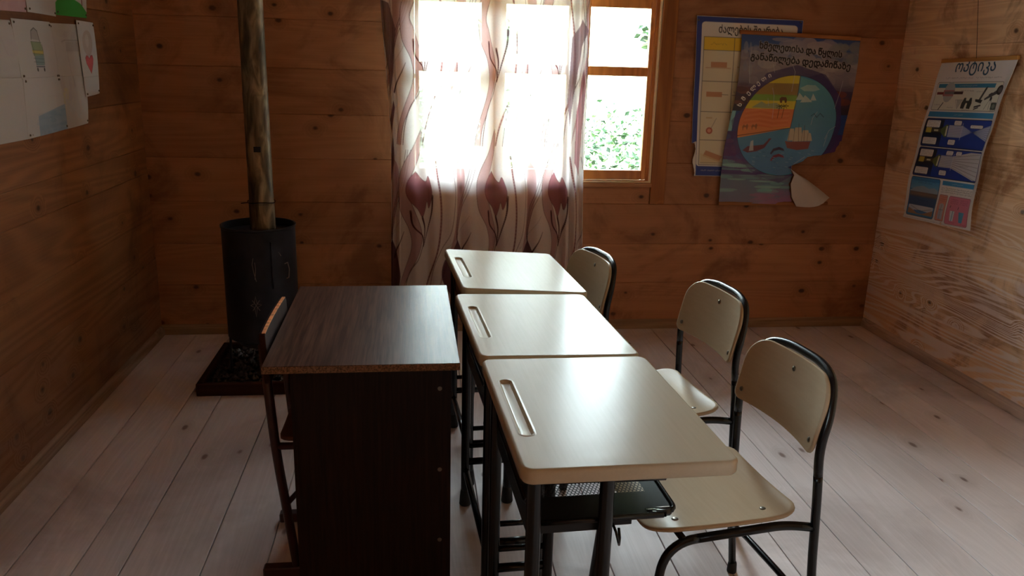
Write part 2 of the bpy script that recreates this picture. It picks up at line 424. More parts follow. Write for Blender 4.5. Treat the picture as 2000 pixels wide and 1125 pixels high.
wall_y('wall_left', XL-.12, XL, YF, YB, M['wall_side'], 3, [0, .04, .20, .43, .66, .90, 1.03, 1.27, 1.46, 1.69, 1.95, 2.2, 2.44, ZC+.05], (-1.05, -.05, 1.1, 2.0))
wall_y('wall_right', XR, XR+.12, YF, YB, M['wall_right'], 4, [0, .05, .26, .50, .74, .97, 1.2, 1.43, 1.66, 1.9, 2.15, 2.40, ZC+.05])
random.seed(5); b = MB()
fx = [XL, -1.22, -1.03, -.89, -.65, -.46, -.30, -.10, .055, .215, .42, .60, .80, .97, 1.18, 1.40, 1.55, 1.79, 2.01, 2.20, 2.42, 2.60, XR]
for a, c in zip(fx[:-1], fx[1:]):
    ys = sorted([YF, YB]+([random.uniform(.3, 1.2)] if random.random() < .3 else []))
    for y0, y1 in zip(ys[:-1], ys[1:]):
        b.box(a+.0018, c-.0018, y0+.001, y1-.001, -.03, random.uniform(-.001, 0), .0012, rr())
struct(b.build('floor', M['floor'], rnd=True))
sub = MB().box(XL-.12, XR+.12, YF-.12, YB+.12, -.08, -.03); sub = struct(sub.build('trim_4', simple('dark_subfloor', srgb(30, 22, 18), .9)))
b = MB(); y = XL-.12
while y < XR+.12:
    b.box(y+.001, y+.2, YF-.12, YB+.12, ZC+.05, ZC+.08, .003, rr()); y += .201
struct(b.build('ceiling', M['ceil'], rnd=True))
# baseboards with a rounded top bead
def base_prof(): return [(0, 0), (.016, 0), (.018, .006), (.018, .03), (.012, .036), (.013, .044), (.006, .054), (0, .056)]
def baseboard(name, p0, p1, nrm, mat):
    V = []; pr = base_prof()
    for p in (p0, p1):
        for d, h in pr: V.append((p[0]+nrm[0]*d, p[1]+nrm[1]*d, h))
    n = len(pr); F = [(i, (i+1) % n, n+(i+1) % n, n+i) for i in range(n)]+[tuple(range(n)), tuple(range(2*n-1, n-1, -1))]
    return struct(link(name, V, F, mat, attrs={'rnd': [(.3, .5, .2, 1)]*len(V)}))
baseboard('baseboard_back', (XL, YB), (XR, YB), (0, -1), M['trim'])
baseboard('baseboard_left', (XL, YF), (XL, YB-.018), (1, 0), M['trim_side'])
baseboard('baseboard_right', (XR, YF), (XR, YB-.018), (-1, 0), M['trim_right'])
# posts beside the window, sill ledge
def st_box(name, mat, *a, bev=.003):
    return struct(MB().box(*a, bev=bev, rnd=rr()).build(name, mat, rnd=True))
st_box('trim_1', M['post'], WX1, WX1+.085, YB-.012, YB, .75, ZC+.05)
st_box('trim_2', M['post'], WX0-.085, WX0, YB-.012, YB, .75, ZC+.05)
st_box('trim_3', M['wall'], WX0-.02, WX1+.002, YB-.022, YB, WZ0-.024, WZ0-.001)
# window: fixed frame, three sashes with a narrow upper pane and a taller lower one
def window(name, y, x0, x1, z0, z1, cols, rows):
    root = bpy.data.objects.new(name, None); COL.objects.link(root); root.location = ((x0+x1)/2, y, z0); struct(root)
    ox, oy, oz = root.location
    def B(mb, a0, a1, b0, b1, c0, c1, bev=.003): mb.box(a0-ox, a1-ox, b0-oy, b1-oy, c0-oz, c1-oz, bev, rr())
    f = MB(); t = .028
    B(f, x0, x0+t*.6, y, y+.06, z0, z1); B(f, x1-t, x1, y, y+.06, z0, z1)
    B(f, x0, x1, y, y+.06, z0, z0+.012); B(f, x0, x1, y, y+.06, z1-t, z1)
    for i in range(len(cols)-1):
        m = (cols[i][1]+cols[i+1][0])/2; B(f, m-.022, m+.022, y+.006, y+.06, z0, z1)
    f.build('window_frame', M['frame'], root, rnd=True)
    if name == 'window_1':  # pale strips paint in the bright daylit rim of the opening
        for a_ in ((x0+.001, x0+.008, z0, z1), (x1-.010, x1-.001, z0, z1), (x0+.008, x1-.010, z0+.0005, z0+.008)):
            f = MB(); B(f, a_[0], a_[1], YB-.005, y-.001, a_[2], a_[3], .0015); f.build('lit_rim', M['lit_rim'], root)
    for i, (a, c) in enumerate(cols):
        L_ = x0+t*.6+.002 if i == 0 else (cols[i-1][1]+a)/2+.012
        R_ = x1-t-.002 if i == len(cols)-1 else (c+cols[i+1][0])/2-.012
        s = MB(); zb, zt = z0+.014, z1-t-.002; yy = y-.006
        B(s, L_, a, yy, yy+.04, zb, zt, .004); B(s, c, R_, yy, yy+.04, zb, zt, .004)
        for p, q in zip([zb]+[r_[1] for r_ in rows], [r_[0] for r_ in rows]+[zt]): B(s, a, c, yy+.001, yy+.04, p, q, .004)
        so = s.build('sash', M['frame'], root, rnd=True)
        for (p, q) in rows:
            g = MB(); B(g, a-.004, c+.004, yy+.018, yy+.021, p-.004, q+.004, 0); g.build('glass_pane', M['glass'], so)
    return root
window('window_1', YB+.022, WX0, WX1, WZ0, WZ1, [(.027, .358), (.490, .829), (.948, 1.281)], [(.940, 1.457), (1.507, 1.814), (1.90, 2.43)])
w2 = window('window_2', 0, -1.05, -.05, 1.1, 2.0, [(-1.00, -.59), (-.51, -.10)], [(1.16, 1.55), (1.60, 1.94)])
w2.location = (XL-.022, -.55, 1.1); w2.rotation_euler = (0, 0, R(90))

# ------------------------------------------------------------------ outdoors: slope and bushes
def outside():
    V = []; F = []; nx, ny = 30, 24
    def H(x, y): return -.5+max(0, (y-5.6))*.42+.12*math.sin(x*1.7+y)+.1*math.sin(x*.6-1.3*y)
    for j in range(ny):
        for i in range(nx):
            x = -7+16*i/(nx-1); y = 4.75+9*j/(ny-1); V.append((x, y, H(x, y)))
    F = [(j*nx+i, j*nx+i+1, (j+1)*nx+i+1, (j+1)*nx+i) for j in range(ny-1) for i in range(nx-1)]
    g = struct(link('ground', V, F, M['hill'], smooth=True))
    g.name = 'trim_5'; g['label'] = 'grassy slope outside the window'
    def leaves(n, pf, size, name, label):
        P = []; Fc = []; A = []
        for k in range(n):
            c = pf(k); a = rng.uniform(0, 2*np.pi); tl = rng.uniform(-.9, .9); L_ = size*rng.uniform(.6, 1.5); W = L_*.32
            d = np.array([math.cos(a)*math.cos(tl), math.sin(a)*math.cos(tl), math.sin(tl)])
            s = np.cross(d, rng.normal(size=3)); s /= np.linalg.norm(s)+1e-6
            up = np.cross(s, d)*L_*.12
            b = len(P); P += [c, c+d*L_*.5+s*W+up, c+d*L_, c+d*L_*.5-s*W+up]; Fc += [(b, b+1, b+2), (b, b+2, b+3)]
            q = rng.uniform(0, 1); A += [(q, q, q, 1)]*4
        o = link(name, P, Fc, M['leaf'], attrs={'rnd': A}); tag(o, label, 'foliage', kind='stuff')
    cl = [(rng.uniform(-2.2, 3.2), rng.uniform(5.4, 8.6)) for _ in range(120)]
    def bush(k):
        x, y = cl[k % len(cl)]; r = np.abs(rng.normal(0, .22)); v = rng.normal(size=3); v /= np.linalg.norm(v)
        return np.array([x, y, H(x, y)+.12+.2*math.sin(k % 7)])+v*np.array([.30, .30, .27])*(1-.4*rng.random())
    leaves(27000, bush, .058, 'slope_bushes', 'leafy green bushes and weeds on the bank outside the window')
    def tree(k):
        v = rng.normal(size=3); v /= np.linalg.norm(v); c = [(2.35, 6.9, 2.55), (2.1, 6.6, 1.75), (.75, 7.6, 1.7)][k % 3]
        return np.array(c)+v*np.array([.30, .3, .22])*rng.random()**.5
    leaves(1500, tree, .07, 'hanging_twigs', 'sparse leafy twigs hanging outside the right hand panes')
outside()

# ------------------------------------------------------------------ painted art (rasterised into a colour attribute)
class Canvas:
    def __init__(s, W, H, bg): s.W, s.H = W, H; s.a = np.empty((H, W, 4), np.float32); s.a[:] = (*srgb(*bg), 1) if len(bg) == 3 else bg; s.map = lambda x, y: (x, y)
    def _c(s, c): return np.array(srgb(*c), np.float32)
    def _pts(s, P):
        q = np.array([s.map(x, y) for x, y in P], float); q[:, 0] *= s.W; q[:, 1] *= s.H; return q
    def _blend(s, y0, y1, x0, x1, m, c, al=1.0, alpha=None):
        r = s.a[y0:y1, x0:x1]; k = (m*al)[..., None]; r[..., :3] = r[..., :3]*(1-k)+s._c(c)*k
        if alpha is not None: r[..., 3] = r[..., 3]*(1-k[..., 0])+alpha*k[..., 0]
    def poly(s, P, c, al=1.0, alpha=None):
        q = s._pts(P); x0, y0 = np.floor(q.min(0)).astype(int); x1, y1 = np.ceil(q.max(0)).astype(int)+1
        x0, y0, x1, y1 = max(0, x0), max(0, y0), min(s.W, x1), min(s.H, y1)
        if x1 <= x0 or y1 <= y0: return
        X, Y = np.meshgrid(np.arange(x0, x1)+.5, np.arange(y0, y1)+.5); ins = np.zeros(X.shape, bool); n = len(q)
        for i in range(n):
            xa, ya = q[i]; xb, yb = q[(i+1) % n]
            if ya == yb: continue
            c_ = ((Y < ya) != (Y < yb)) & (X < (xb-xa)*(Y-ya)/(yb-ya)+xa); ins ^= c_
        s._blend(y0, y1, x0, x1, ins.astype(np.float32), c, al, alpha)
    def line(s, P, wd, c, al=1.0, closed=False, alpha=None):
        q = s._pts(P)
        if closed: q = np.vstack([q, q[:1]])
        wd = wd if hasattr(wd, '__len__') else [wd]*len(q)
        for i in range(len(q)-1):
            a, b = q[i], q[i+1]; w0, w1 = wd[i]/2, wd[i+1]/2; m = max(w0, w1)+1
            x0, x1 = int(max(0, min(a[0], b[0])-m)), int(min(s.W, max(a[0], b[0])+m+1)); y0, y1 = int(max(0, min(a[1], b[1])-m)), int(min(s.H, max(a[1], b[1])+m+1))
            if x1 <= x0 or y1 <= y0: continue
            X, Y = np.meshgrid(np.arange(x0, x1)+.5, np.arange(y0, y1)+.5); d = b-a; l2 = max(d@d, 1e-9)
            t = np.clip(((X-a[0])*d[0]+(Y-a[1])*d[1])/l2, 0, 1); dist = np.hypot(X-a[0]-t*d[0], Y-a[1]-t*d[1])
            s._blend(y0, y1, x0, x1, np.clip(w0+(w1-w0)*t-dist+.5, 0, 1).astype(np.float32), c, al, alpha)
    def rect(s, x0, y0, x1, y1, c, al=1.0): s.poly([(x0, y0), (x1, y0), (x1, y1), (x0, y1)], c, al)
    def rbox(s, x0, y0, x1, y1, c, r=.01, edge=None, ew=2):
        k = s.W/s.H; P = []
        for cx, cy, a0 in ((x1-r, y0+r*k, -90), (x1-r, y1-r*k, 0), (x0+r, y1-r*k, 90), (x0+r, y0+r*k, 180)):
            for j in range(5): a = R(a0+22.5*j); P.append((cx+r*math.cos(a), cy+r*k*math.sin(a)))
        if c: s.poly(P, c)
        if edge: s.line(P, ew, edge, closed=True)
    def ell(s, cx, cy, rx, ry, c, al=1.0, a0=0, a1=360, n=48):
        P = [(cx+rx*math.cos(R(a0+(a1-a0)*i/n)), cy+ry*math.sin(R(a0+(a1-a0)*i/n))) for i in range(n)]; s.poly(P, c, al)
    def grad(s, x0, y0, x1, y1, cs):
        n = 24
        for i in range(n):
            t = (i+.5)/n*(len(cs)-1); k = min(int(t), len(cs)-2); f = t-k
            c = [cs[k][j]*(1-f)+cs[k+1][j]*f for j in range(3)]; s.rect(x0, y0+(y1-y0)*i/n-.0005, x1, y0+(y1-y0)*(i+1)/n+.0005, c)
    def blobs(s, n, x0, y0, x1, y1, cs, rx, ry, al=.5):
        for _ in range(n):
            s.ell(rng.uniform(x0, x1), rng.uniform(y0, y1), rx*rng.uniform(.4, 1.3), ry*rng.uniform(.4, 1.3), cs[rng.integers(len(cs))], al*rng.uniform(.4, 1), n=14)
    def scrib(s, x0, x1, y, h, c=(60, 60, 70), al=.75, wd=1.2):
        x = x0
        while x < x1:
            w_ = rng.uniform(.5, 1.0)*h*s.H/s.W; s.line([(x, y+rng.uniform(-.4, .4)*h), (x+w_*.5, y+rng.uniform(-.5, .5)*h), (x+w_, y+rng.uniform(-.4, .4)*h)], wd, c, al)
            x += w_*(1.15 if rng.random() > .18 else 2.0)
    def text(s, body, x, y, h, ang, c, halo=None, bold=0.0, align='CENTER', k=1.0, fit=None):
        """h = cap height in canvas heights; angle in degrees, clockwise on the page"""
        T = glyphs(body, 0.0, align); ca, sa = math.cos(R(ang)), math.sin(R(ang)); hp = h*s.H/.55
        if fit: k = fit*s.W/((T[..., 0].max()-T[..., 0].min())*hp)
        X = (T[..., 0]*k*ca+T[..., 1]*sa)*hp+s.map(x, y)[0]*s.W if True else 0
        Y = (T[..., 0]*k*sa-T[..., 1]*ca)*hp+s.map(x, y)[1]*s.H
        offs = [(0, 0)]
        if halo:
            for dx, dy in [(a, b_) for a in (-halo[1], 0, halo[1]) for b_ in (-halo[1], 0, halo[1])]: s._tris(X+dx, Y+dy, halo[0])
        bo = bold*h*s.H/.55
        for dx, dy in ([(0, 0)] if bo < .3 else [(a, b_) for a in (-bo, 0, bo) for b_ in (-bo, 0, bo)]): s._tris(X+dx, Y+dy, c)
    def _tris(s, X, Y, c):
        c = s._c(c)
        for i in range(len(X)):
            xs, ys = X[i], Y[i]; x0, x1 = int(max(0, xs.min()-1)), int(min(s.W, xs.max()+2)); y0, y1 = int(max(0, ys.min()-1)), int(min(s.H, ys.max()+2))
            if x1 <= x0 or y1 <= y0: continue
            gx, gy = np.meshgrid(np.arange(x0, x1)+.5, np.arange(y0, y1)+.5)
            d = (xs[1]-xs[0])*(ys[2]-ys[0])-(xs[2]-xs[0])*(ys[1]-ys[0])
            if abs(d) < 1e-9: continue
            u = ((gx-xs[0])*(ys[2]-ys[0])-(xs[2]-xs[0])*(gy-ys[0]))/d; v = ((xs[1]-xs[0])*(gy-ys[0])-(gx-xs[0])*(ys[1]-ys[0]))/d
            m = (u >= -.001) & (v >= -.001) & (u+v <= 1.001); s.a[y0:y1, x0:x1, :3][m] = c
    def down(s, W, H, g=1.0):
        if g != 1.0: s.a[..., :3] = s.a[..., :3]**g
        fx_, fy_ = s.W//W, s.H//H; return s.a[:H*fy_, :W*fx_].reshape(H, fy_, W, fx_, 4).mean((1, 3))
_gl = {}
def glyphs(body, bold=0.0, align='CENTER'):
    key = (body, bold, align)
    if key in _gl: return _gl[key]
    c = bpy.data.curves.new('lettering', 'FONT'); c.body = body; c.align_x = align; c.offset = bold; c.resolution_u = 2
    o = bpy.data.objects.new('lettering', c); COL.objects.link(o); dg = bpy.context.evaluated_depsgraph_get(); ev = o.evaluated_get(dg)
    me = ev.to_mesh(); me.calc_loop_triangles(); V = np.array([v.co[:2] for v in me.vertices]); T = np.array([t.vertices[:] for t in me.loop_triangles])
    out = V[T] if len(T) else np.zeros((0, 3, 2)); ev.to_mesh_clear(); COL.objects.unlink(o); bpy.data.objects.remove(o); bpy.data.curves.remove(c)
    _gl[key] = out; return out

def sheet(name, canvas, W, H, surf, mat, parent=None, keep=None, back=.0012, nrm=(0, -1, 0), gamma=1.0):
    """thin printed sheet: a front grid carrying the art and a paper back, joined at its rim. surf(U,V)->arrays X,Y,Z"""
    U, Vv = np.meshgrid((np.arange(W)+.5)/W, (np.arange(H)+.5)/H); u2 = (U-U.min())/(U.max()-U.min()); v2 = (Vv-Vv.min())/(Vv.max()-Vv.min())
    X, Y, Z = surf(u2, v2); P = np.stack([X, Y, Z], -1).reshape(-1, 3)
    A = canvas.down(W, H, gamma).reshape(-1, 4)
    i = np.arange(W*H).reshape(H, W); q = np.stack([i[:-1, :-1], i[1:, :-1], i[1:, 1:], i[:-1, 1:]], -1).reshape(-1, 4)
    if keep is not None:
        km = keep(u2, v2); fm = (km[:-1, :-1] & km[1:, :-1] & km[1:, 1:] & km[:-1, 1:]).ravel(); q = q[fm]
    if back is None:
        return link(name, P, q, mat, parent, True, {'art': A})
    n = W*H; P2 = P-np.array(nrm)*back; A2 = np.tile(np.array([*srgb(210, 204, 196), 1], np.float32), (n, 1))
    used = q; qb = used[:, ::-1]+n
    # rim
    e = np.concatenate([used[:, [0, 1]], used[:, [1, 2]], used[:, [2, 3]], used[:, [3, 0]]]); key = np.sort(e, 1); k1 = key[:, 0].astype(np.int64)*n+key[:, 1]
    _, idx, cnt = np.unique(k1, return_index=True, return_counts=True); be = e[idx[cnt == 1]]
    rim = np.stack([be[:, 1], be[:, 0], be[:, 0]+n, be[:, 1]+n], -1)
    F = np.concatenate([used, qb, rim]); PP = np.concatenate([P, P2]); AA = np.concatenate([A, A2])
    us = np.unique(F); rm = np.full(2*n, -1); rm[us] = np.arange(len(us))
    return link(name, PP[us], rm[F], mat, parent, True, {'art': AA[us]})


# ------------------------------------------------------------------ curtain
def curtain():
    LZ = ([.10, .3, 1.03, 1.3, 1.8, 2.58], [-.142, -.140, -.13, -.14, -.175, -.24]); RZ = ([.1, .33, .88, 1.84, 2.58], [.945, .939, .918, .906, .90])
    c = Canvas(900, 1640, (236, 230, 228)); c.a[..., 3] = .82
    def mp(x, y):
        L_ = np.interp(y, [0, 190, 260, 557], [736, 757, 762, 762]); R_ = np.interp(y, [0, 357, 560], [1150, 1137, 1136])
        return ((x-L_)/(R_-L_), (2.58-(1.805-.00269*y))/2.48)
    c.map = mp; DK = (74, 28, 40); MV = (146, 84, 94); ML = (186, 146, 148); PL = (98, 56, 74)
    def sm(P, k=8):   # Catmull-Rom through traced points
        P = [np.array(p, float) for p in P]; P = [2*P[0]-P[1]]+P+[2*P[-1]-P[-2]]; o = []
        for i in range(1, len(P)-2):
            for j in range(k):
                t = j/k; a, b, d, e = P[i-1], P[i], P[i+1], P[i+2]
                o.append(tuple(.5*((2*b)+(d-a)*t+(2*a-5*b+4*d-e)*t*t+(3*b-a-3*d+e)*t**3)))
        o.append(tuple(P[-2])); return o
    def motif(dx, dy, s=1.0, bloom=True):
        T = lambda Q: [(820+dx+(x-820)*s, y+dy) for x, y in Q]
        rib_o = sm([(820, 238), (806, 275), (786, 318), (779, 352), (783, 399), (800, 440), (803, 482), (783, 557), (776, 600)])
        rib_i = sm([(822, 246), (817, 285), (806, 322), (795, 358), (803, 384), (820, 440), (818, 480), (792, 557), (786, 600)])
        c.poly(T(rib_o+rib_i[::-1]), ML, .85, .82); c.line(T(rib_o), 2.2, DK, .8, alpha=.9); c.line(T(rib_i), 2.2, DK, .8, alpha=.9)
        bl = sm([(810, 321), (798, 340), (794, 362), (800, 380), (813, 396), (822, 414), (828, 400), (832, 384), (836, 398), (842, 382), (844, 364), (840, 346), (834, 332), (829, 343), (820, 336), (810, 321)], 4)
        if bloom: c.poly(T(bl), MV, .95, .86); c.line(T(bl), 1.6, DK, .8, closed=True, alpha=.9)
        else: c.line(T(bl[:12]), 1.6, DK, .5)
        for P in ([(802, 402), (806, 430), (822, 452), (824, 474)], [(845, 372), (843, 405), (834, 440), (824, 476)], [(822, 414), (827, 440), (824, 476)]):
            q = sm(P); c.line(T(q), list(np.linspace(9, 3, len(q))), DK, .85, alpha=.9)
        c.line(T(sm([(824, 470), (815, 500), (802, 525), (794, 560), (790, 600)])), 3, DK, .9, alpha=.9)
        q = sm([(850, 290), (854, 326), (860, 373), (861, 427), (854, 490), (832, 557), (822, 600)]); c.line(T(q), 6, (140, 84, 90), .8, alpha=.7); c.line(T([(x+1.4, y) for x, y in q]), 2.2, DK, .8, alpha=.9)
        c.line(T(sm([(876, 290), (882, 326), (886, 373), (879, 440), (862, 482), (845, 533), (836, 600)])), 2.4, DK, .85, alpha=.9)
        c.poly(T(sm([(888, 290), (906, 320), (905, 370), (896, 420), (886, 470), (870, 520), (852, 600), (866, 520), (880, 465), (888, 420), (890, 370), (888, 320)])), ML, .85, .82)
        for o in (0, 5, 9): c.line(T(sm([(932-o, 280), (924-o, 326), (914-o, 363), (901-o*.7, 395), (892-o*.4, 437), (889, 474)])), 2.2, DK, .85, alpha=.9)
        b2 = sm([(890, 462), (881, 482), (867, 505), (862, 535), (868, 560), (884, 590), (892, 610), (898, 590), (905, 570), (911, 540), (907, 512), (899, 484), (890, 462)], 4)
        if bloom: c.poly(T(b2), PL, .95, .88)
        q = sm([(919, 444), (912, 462), (901, 484), (896, 500)]); c.line(T(q), list(np.linspace(2, 8, len(q))), DK, .85, alpha=.9)
        c.line(T(sm([(868, 480), (878, 470), (905, 430), (916, 410)])), 1.5, DK, .4)
    for dy in (0, -330, -660, 330):
        for dx, sc_ in ((-118, .9), (0, 1), (146, .92), (268, .8), (352, .7)): motif(dx, dy, sc_, dy >= 0)
    # folded selvedges
    c.poly([(736, 0), (756, 6), (772, 53), (768, 132), (759, 185), (758, 140), (745, 73), (736, 18)], (120, 96, 100), .9, .9)
    c.poly([(768, 185), (772, 199), (765, 249), (761, 223)], PL, .95, .95); c.poly([(768, 250), (770, 300), (762, 350), (762, 290)], PL, .9, .95)
    c.poly([(1136, 24), (1147, 45), (1135, 75), (1125, 120), (1112, 230), (1108, 180), (1117, 60)], (116, 92, 104), .9, .85)
    c.poly([(1138, 118), (1142, 150), (1134, 240), (1128, 330), (1118, 300), (1122, 200)], (150, 84, 110), .8, .8)
    for x in (1112, 1126, 1135): c.line(sm([(x+8, 0), (x+2, 150), (x, 300), (x-2, 480), (x-3, 650)]), 2, (70, 60, 70), .6, alpha=.9)
    for x in (764, 769): c.line(sm([(x-22, 0), (x-6, 190), (x, 300), (x, 560)]), 1.6, (70, 60, 66), .6, alpha=.9)
    wv = 1+.05*rng.normal(size=(1640, 900, 1)).astype(np.float32); c.a[..., :3] *= wv
    def surf(u, v):
        z = 2.58-2.48*v; L_ = np.interp(z, *LZ); R_ = np.interp(z, *RZ); x = L_+(R_-L_)*u
        am = .012+.010*np.clip(v, 0, 1); ph = .35*np.sin(v*2.3)
        y = 4.355+am*(np.sin(u*38+ph)+.55*np.sin(u*71+1.3-ph)+.35*np.sin(u*23+2*v)+np.where(u > .9, .9*np.sin(u*150), 0)+np.where(u < .06, .7*np.sin(u*170+v*3), 0))
        x = x+.006*np.cos(u*38+ph); return x, y, z
    o = sheet('curtain', c, 450, 820, surf, M['curtain'], back=None)
    tag(o, 'sheer grey curtain with mauve tulip pattern hanging over the left part of the window', 'curtain')
    rod = thing('curtain_rod', 'thin dark rod above the window carrying the sheer tulip curtain', 'curtain rod', (.4, 4.356, 2.594))
    MB().tube([(-.75, 0, 0), (1.1, 0, 0)], .009).build('rod', M['black'], rod, True)
    for x in (-.7, 1.05): MB().tube([(x, 0, 0), (x, YB-4.356+.002, 0)], .006).build('bracket', M['black'], rod, True)
curtain()

# ------------------------------------------------------------------ stove, flue, ash tray
def stove():
    cx, cy = -.735, 3.85; st = thing('barrel_stove', 'black cylindrical iron stove on thin rod legs in the left corner', 'stove', (cx, cy, 0.031))
    zb, zt, r = .17, .718, .168
    b = MB(); b.lathe([(.0, zb), (r-.01, zb), (r, zb+.008), (r, zt-.012), (r+.004, zt-.008), (r+.004, zt), (r-.004, zt), (r-.004, zt-.035), (.0, zt-.035)], n=56, caps=False)
    auto_smooth(b.build('body', M['stove'], st))
    b = MB(); b.lathe([(.0, zb+.0), (r-.05, zb), (r-.05, zb-.035), (0, zb-.035)], n=40, caps=False); auto_smooth(b.build('ash_spout', M['stove'], st))
    for a in (205, 325, 85):
        x, y = (r-.006)*math.cos(R(a)), (r-.006)*math.sin(R(a))
        MB().tube([(x, y, zb+.01), (x*1.03, y*1.03, 0)], .006, 8).build('leg', M['stove'], st, True)
    # welded strap down the front and a catch
    def on(a, z, d=.003): return ((r+d)*math.cos(R(a)), (r+d)*math.sin(R(a)), z)
    MB().tube([on(-62, z, .002) for z in np.linspace(.66, .44, 8)], .0045, 8).build('hinge_rod', M['stove'], st, True)
    MB().tube([on(a, .52+.0*a, .003) for a in ()]+[on(-40, .55), on(-34, .553), on(-31, .52), on(-33, .48), on(-38, .478)], .003, 6).build('door_catch', M['chalk'], st, True)
    for q in ([(-98, .375), (-92, .385), (-90, .42), (-88, .385), (-81, .377), (-88, .365), (-90, .32), (-92, .365), (-98, .375)], [(-95, .40), (-84, .35)], [(-84, .40), (-95, .35)],
              [(-90, .60), (-92, .57), (-90, .53), (-87, .49)], [(-88, .58), (-87, .55), (-89, .50)], [(-52, .39), (-48, .385)], [(-50, .62), (-46, .60)]):
        MB().tube([on(a, z-.01, .0012) for a, z in q], .0016, 5).build('chalk_mark', M['chalk'], st)
    fl = thing('flue_pipe', 'tarnished metal flue pipe rising from the stove to the ceiling', 'flue pipe', (cx+.018, cy+.02, .749-.032))
    o_, rp = 0, .056
    secs = [(.004, .125, rp*1.04), (.125, .62, rp), (.62, ZC+.05-.717, rp*.985)]
    for z0, z1, q in secs:
        b = MB(); b.lathe([(q, z0), (q+.0015, z0+.004), (q+.0015, z0+.012), (q, z0+.016), (q, z1)], n=36, caps=False)
        auto_smooth(b.build('pipe_section', M['pipe'], fl))
    pts = [((rp+.006)*math.cos(R(a)), (rp+.006)*math.sin(R(a)), .135+.003*math.sin(a)) for a in range(200, 561, 12)]
    pts = [(pts[0][0]-.03, pts[0][1]-.01, .13)]+pts
    MB().tube(pts, .0022, 6).build('wire_tie', M['black'], fl, True)
    MB().box(-.012, .02, -rp-.002, -rp+.01, .37, .395, .001).build('patch', M['blackmatt'], fl)
    # square wooden box of ash and clinker
    tr = thing('ash_box', 'low square wooden box holding ash and clinker under the stove', 'ash box', (-.72, 3.85, 0))
    x0, x1, y0, y1, h = -.28, .28, -.29, .29, .06
    for a in ((x0, x1, y0, y0+.024), (x0, x1, y1-.024, y1), (x0, x0+.024, y0+.024, y1-.024), (x1-.024, x1, y0+.024, y1-.024)):
        MB().box(*a, 0, h, .003, rr()).build('board', M['red_timber'], tr, rnd=True)
    MB().box(x0+.02, x1-.02, y0+.02, y1-.02, 0, .03).build('bottom', M['blackmatt'], tr)
    b = MB()
    for _ in range(620):
        x, y, s_ = random.uniform(x0+.045, x1-.045), random.uniform(y0+.045, y1-.045), random.uniform(.006, .017)
        V = [(x+s_*random.uniform(.7, 1.2)*dx, y+s_*random.uniform(.7, 1.2)*dy, .033+s_*.5+s_*random.uniform(.4, 1)*dz) for dx, dy, dz in ((1, 0, 0), (0, 1, 0), (-1, 0, 0), (0, -1, 0), (0, 0, 1), (0, 0, -.9))]
        b.add(V, [(0, 1, 4), (1, 2, 4), (2, 3, 4), (3, 0, 4), (1, 0, 5), (2, 1, 5), (3, 2, 5), (0, 3, 5)], rr())
    o = b.build('clinker', M['clinker']); o.location = (-.72, 3.85, 0); tag(o, 'dark glinting clinker and ash filling the box under the stove', 'ash', kind='stuff')
M['red_timber'] = wood('reddish_box_timber', srgb(40, 22, 17), srgb(60, 34, 24), srgb(30, 15, 10), 'x', .7, knots=0, spec=.08)
M['clinker'] = simple('glinting_clinker', srgb(62, 56, 54), .28, .3, var=.8, vscale=90)
stove()

# ------------------------------------------------------------------ student desks
def desktop_mesh(w, l, th, r):
    """moulded top, origin at its left edge top; x 0..w, y -l/2..l/2, with a pencil groove"""
    gx, gl, gw = .038, .153, .0145; cy = .0
    def ray_rect(a, x0, x1, y0, y1, rr_):
        L = np.array(rrect(x0, x1, y0, y1, rr_, 10)); d = np.array([math.cos(a), math.sin(a)]); best = None
        o = np.array([gx, cy]); n = len(L)
        for i in range(n):
            p, q = L[i]-o, L[(i+1) % n]-o; e = q-p; det = d[0]*(-e[1])+e[0]*d[1]
            if abs(det) < 1e-12: continue
            t = (p[0]*(-e[1])+e[0]*p[1])/det; s_ = (d[0]*p[1]-d[1]*p[0])/det
            if t > 0 and -1e-6 <= s_ <= 1+1e-6 and (best is None or t < best): best = t
        return o+d*best
    ang = set()
    for L in (rrect(0, w, -l/2, l/2, r, 8), rrect(gx-gw, gx+gw, -gl, gl, .013, 8)):
        for p in resample(L, 110): ang.add(round(math.atan2(p[1]-cy, p[0]-gx), 4))
        for p in L: ang.add(round(math.atan2(p[1]-cy, p[0]-gx), 4))
    A = sorted(ang); n = len(A)
    def loop(ins, z, rad): return [(*ray_rect(a, ins, w-ins, -l/2+ins, l/2-ins, max(.001, rad-ins)), z) for a in A]
    def gloop(out, z): return [(*ray_rect(a, gx-gw-out, gx+gw+out, -gl-out, gl+out, .013+out), z) for a in A]
    rings = [loop(.012, -th, r), loop(.004, -th+.002, r), loop(.0, -th+.008, r), loop(0, -.008, r), loop(.0012, -.0036, r), loop(.0036, -.0011, r), loop(.007, 0, r), loop(.0085, 0, r), loop(.011, 0, r),
             gloop(.009, 0), gloop(.007, 0), gloop(.0055, 0), gloop(.003, .0009), gloop(.0012, .0009), gloop(-.0010, -.001), gloop(-.004, -.0055), gloop(-.007, -.0062)]
    V = [p for q in rings for p in q]; m = len(rings)
    F = [(i*n+k, i*n+(k+1) % n, (i+1)*n+(k+1) % n, (i+1)*n+k) for i in range(m-1) for k in range(n)]
    V.append((gx, cy, -.0062)); F += [((m-1)*n+k, (m-1)*n+(k+1) % n, len(V)-1) for k in range(n)]
    V.append((w/2, 0, -th)); F += [((k+1) % n, k, len(V)-1) for k in range(n)]
    return V, F

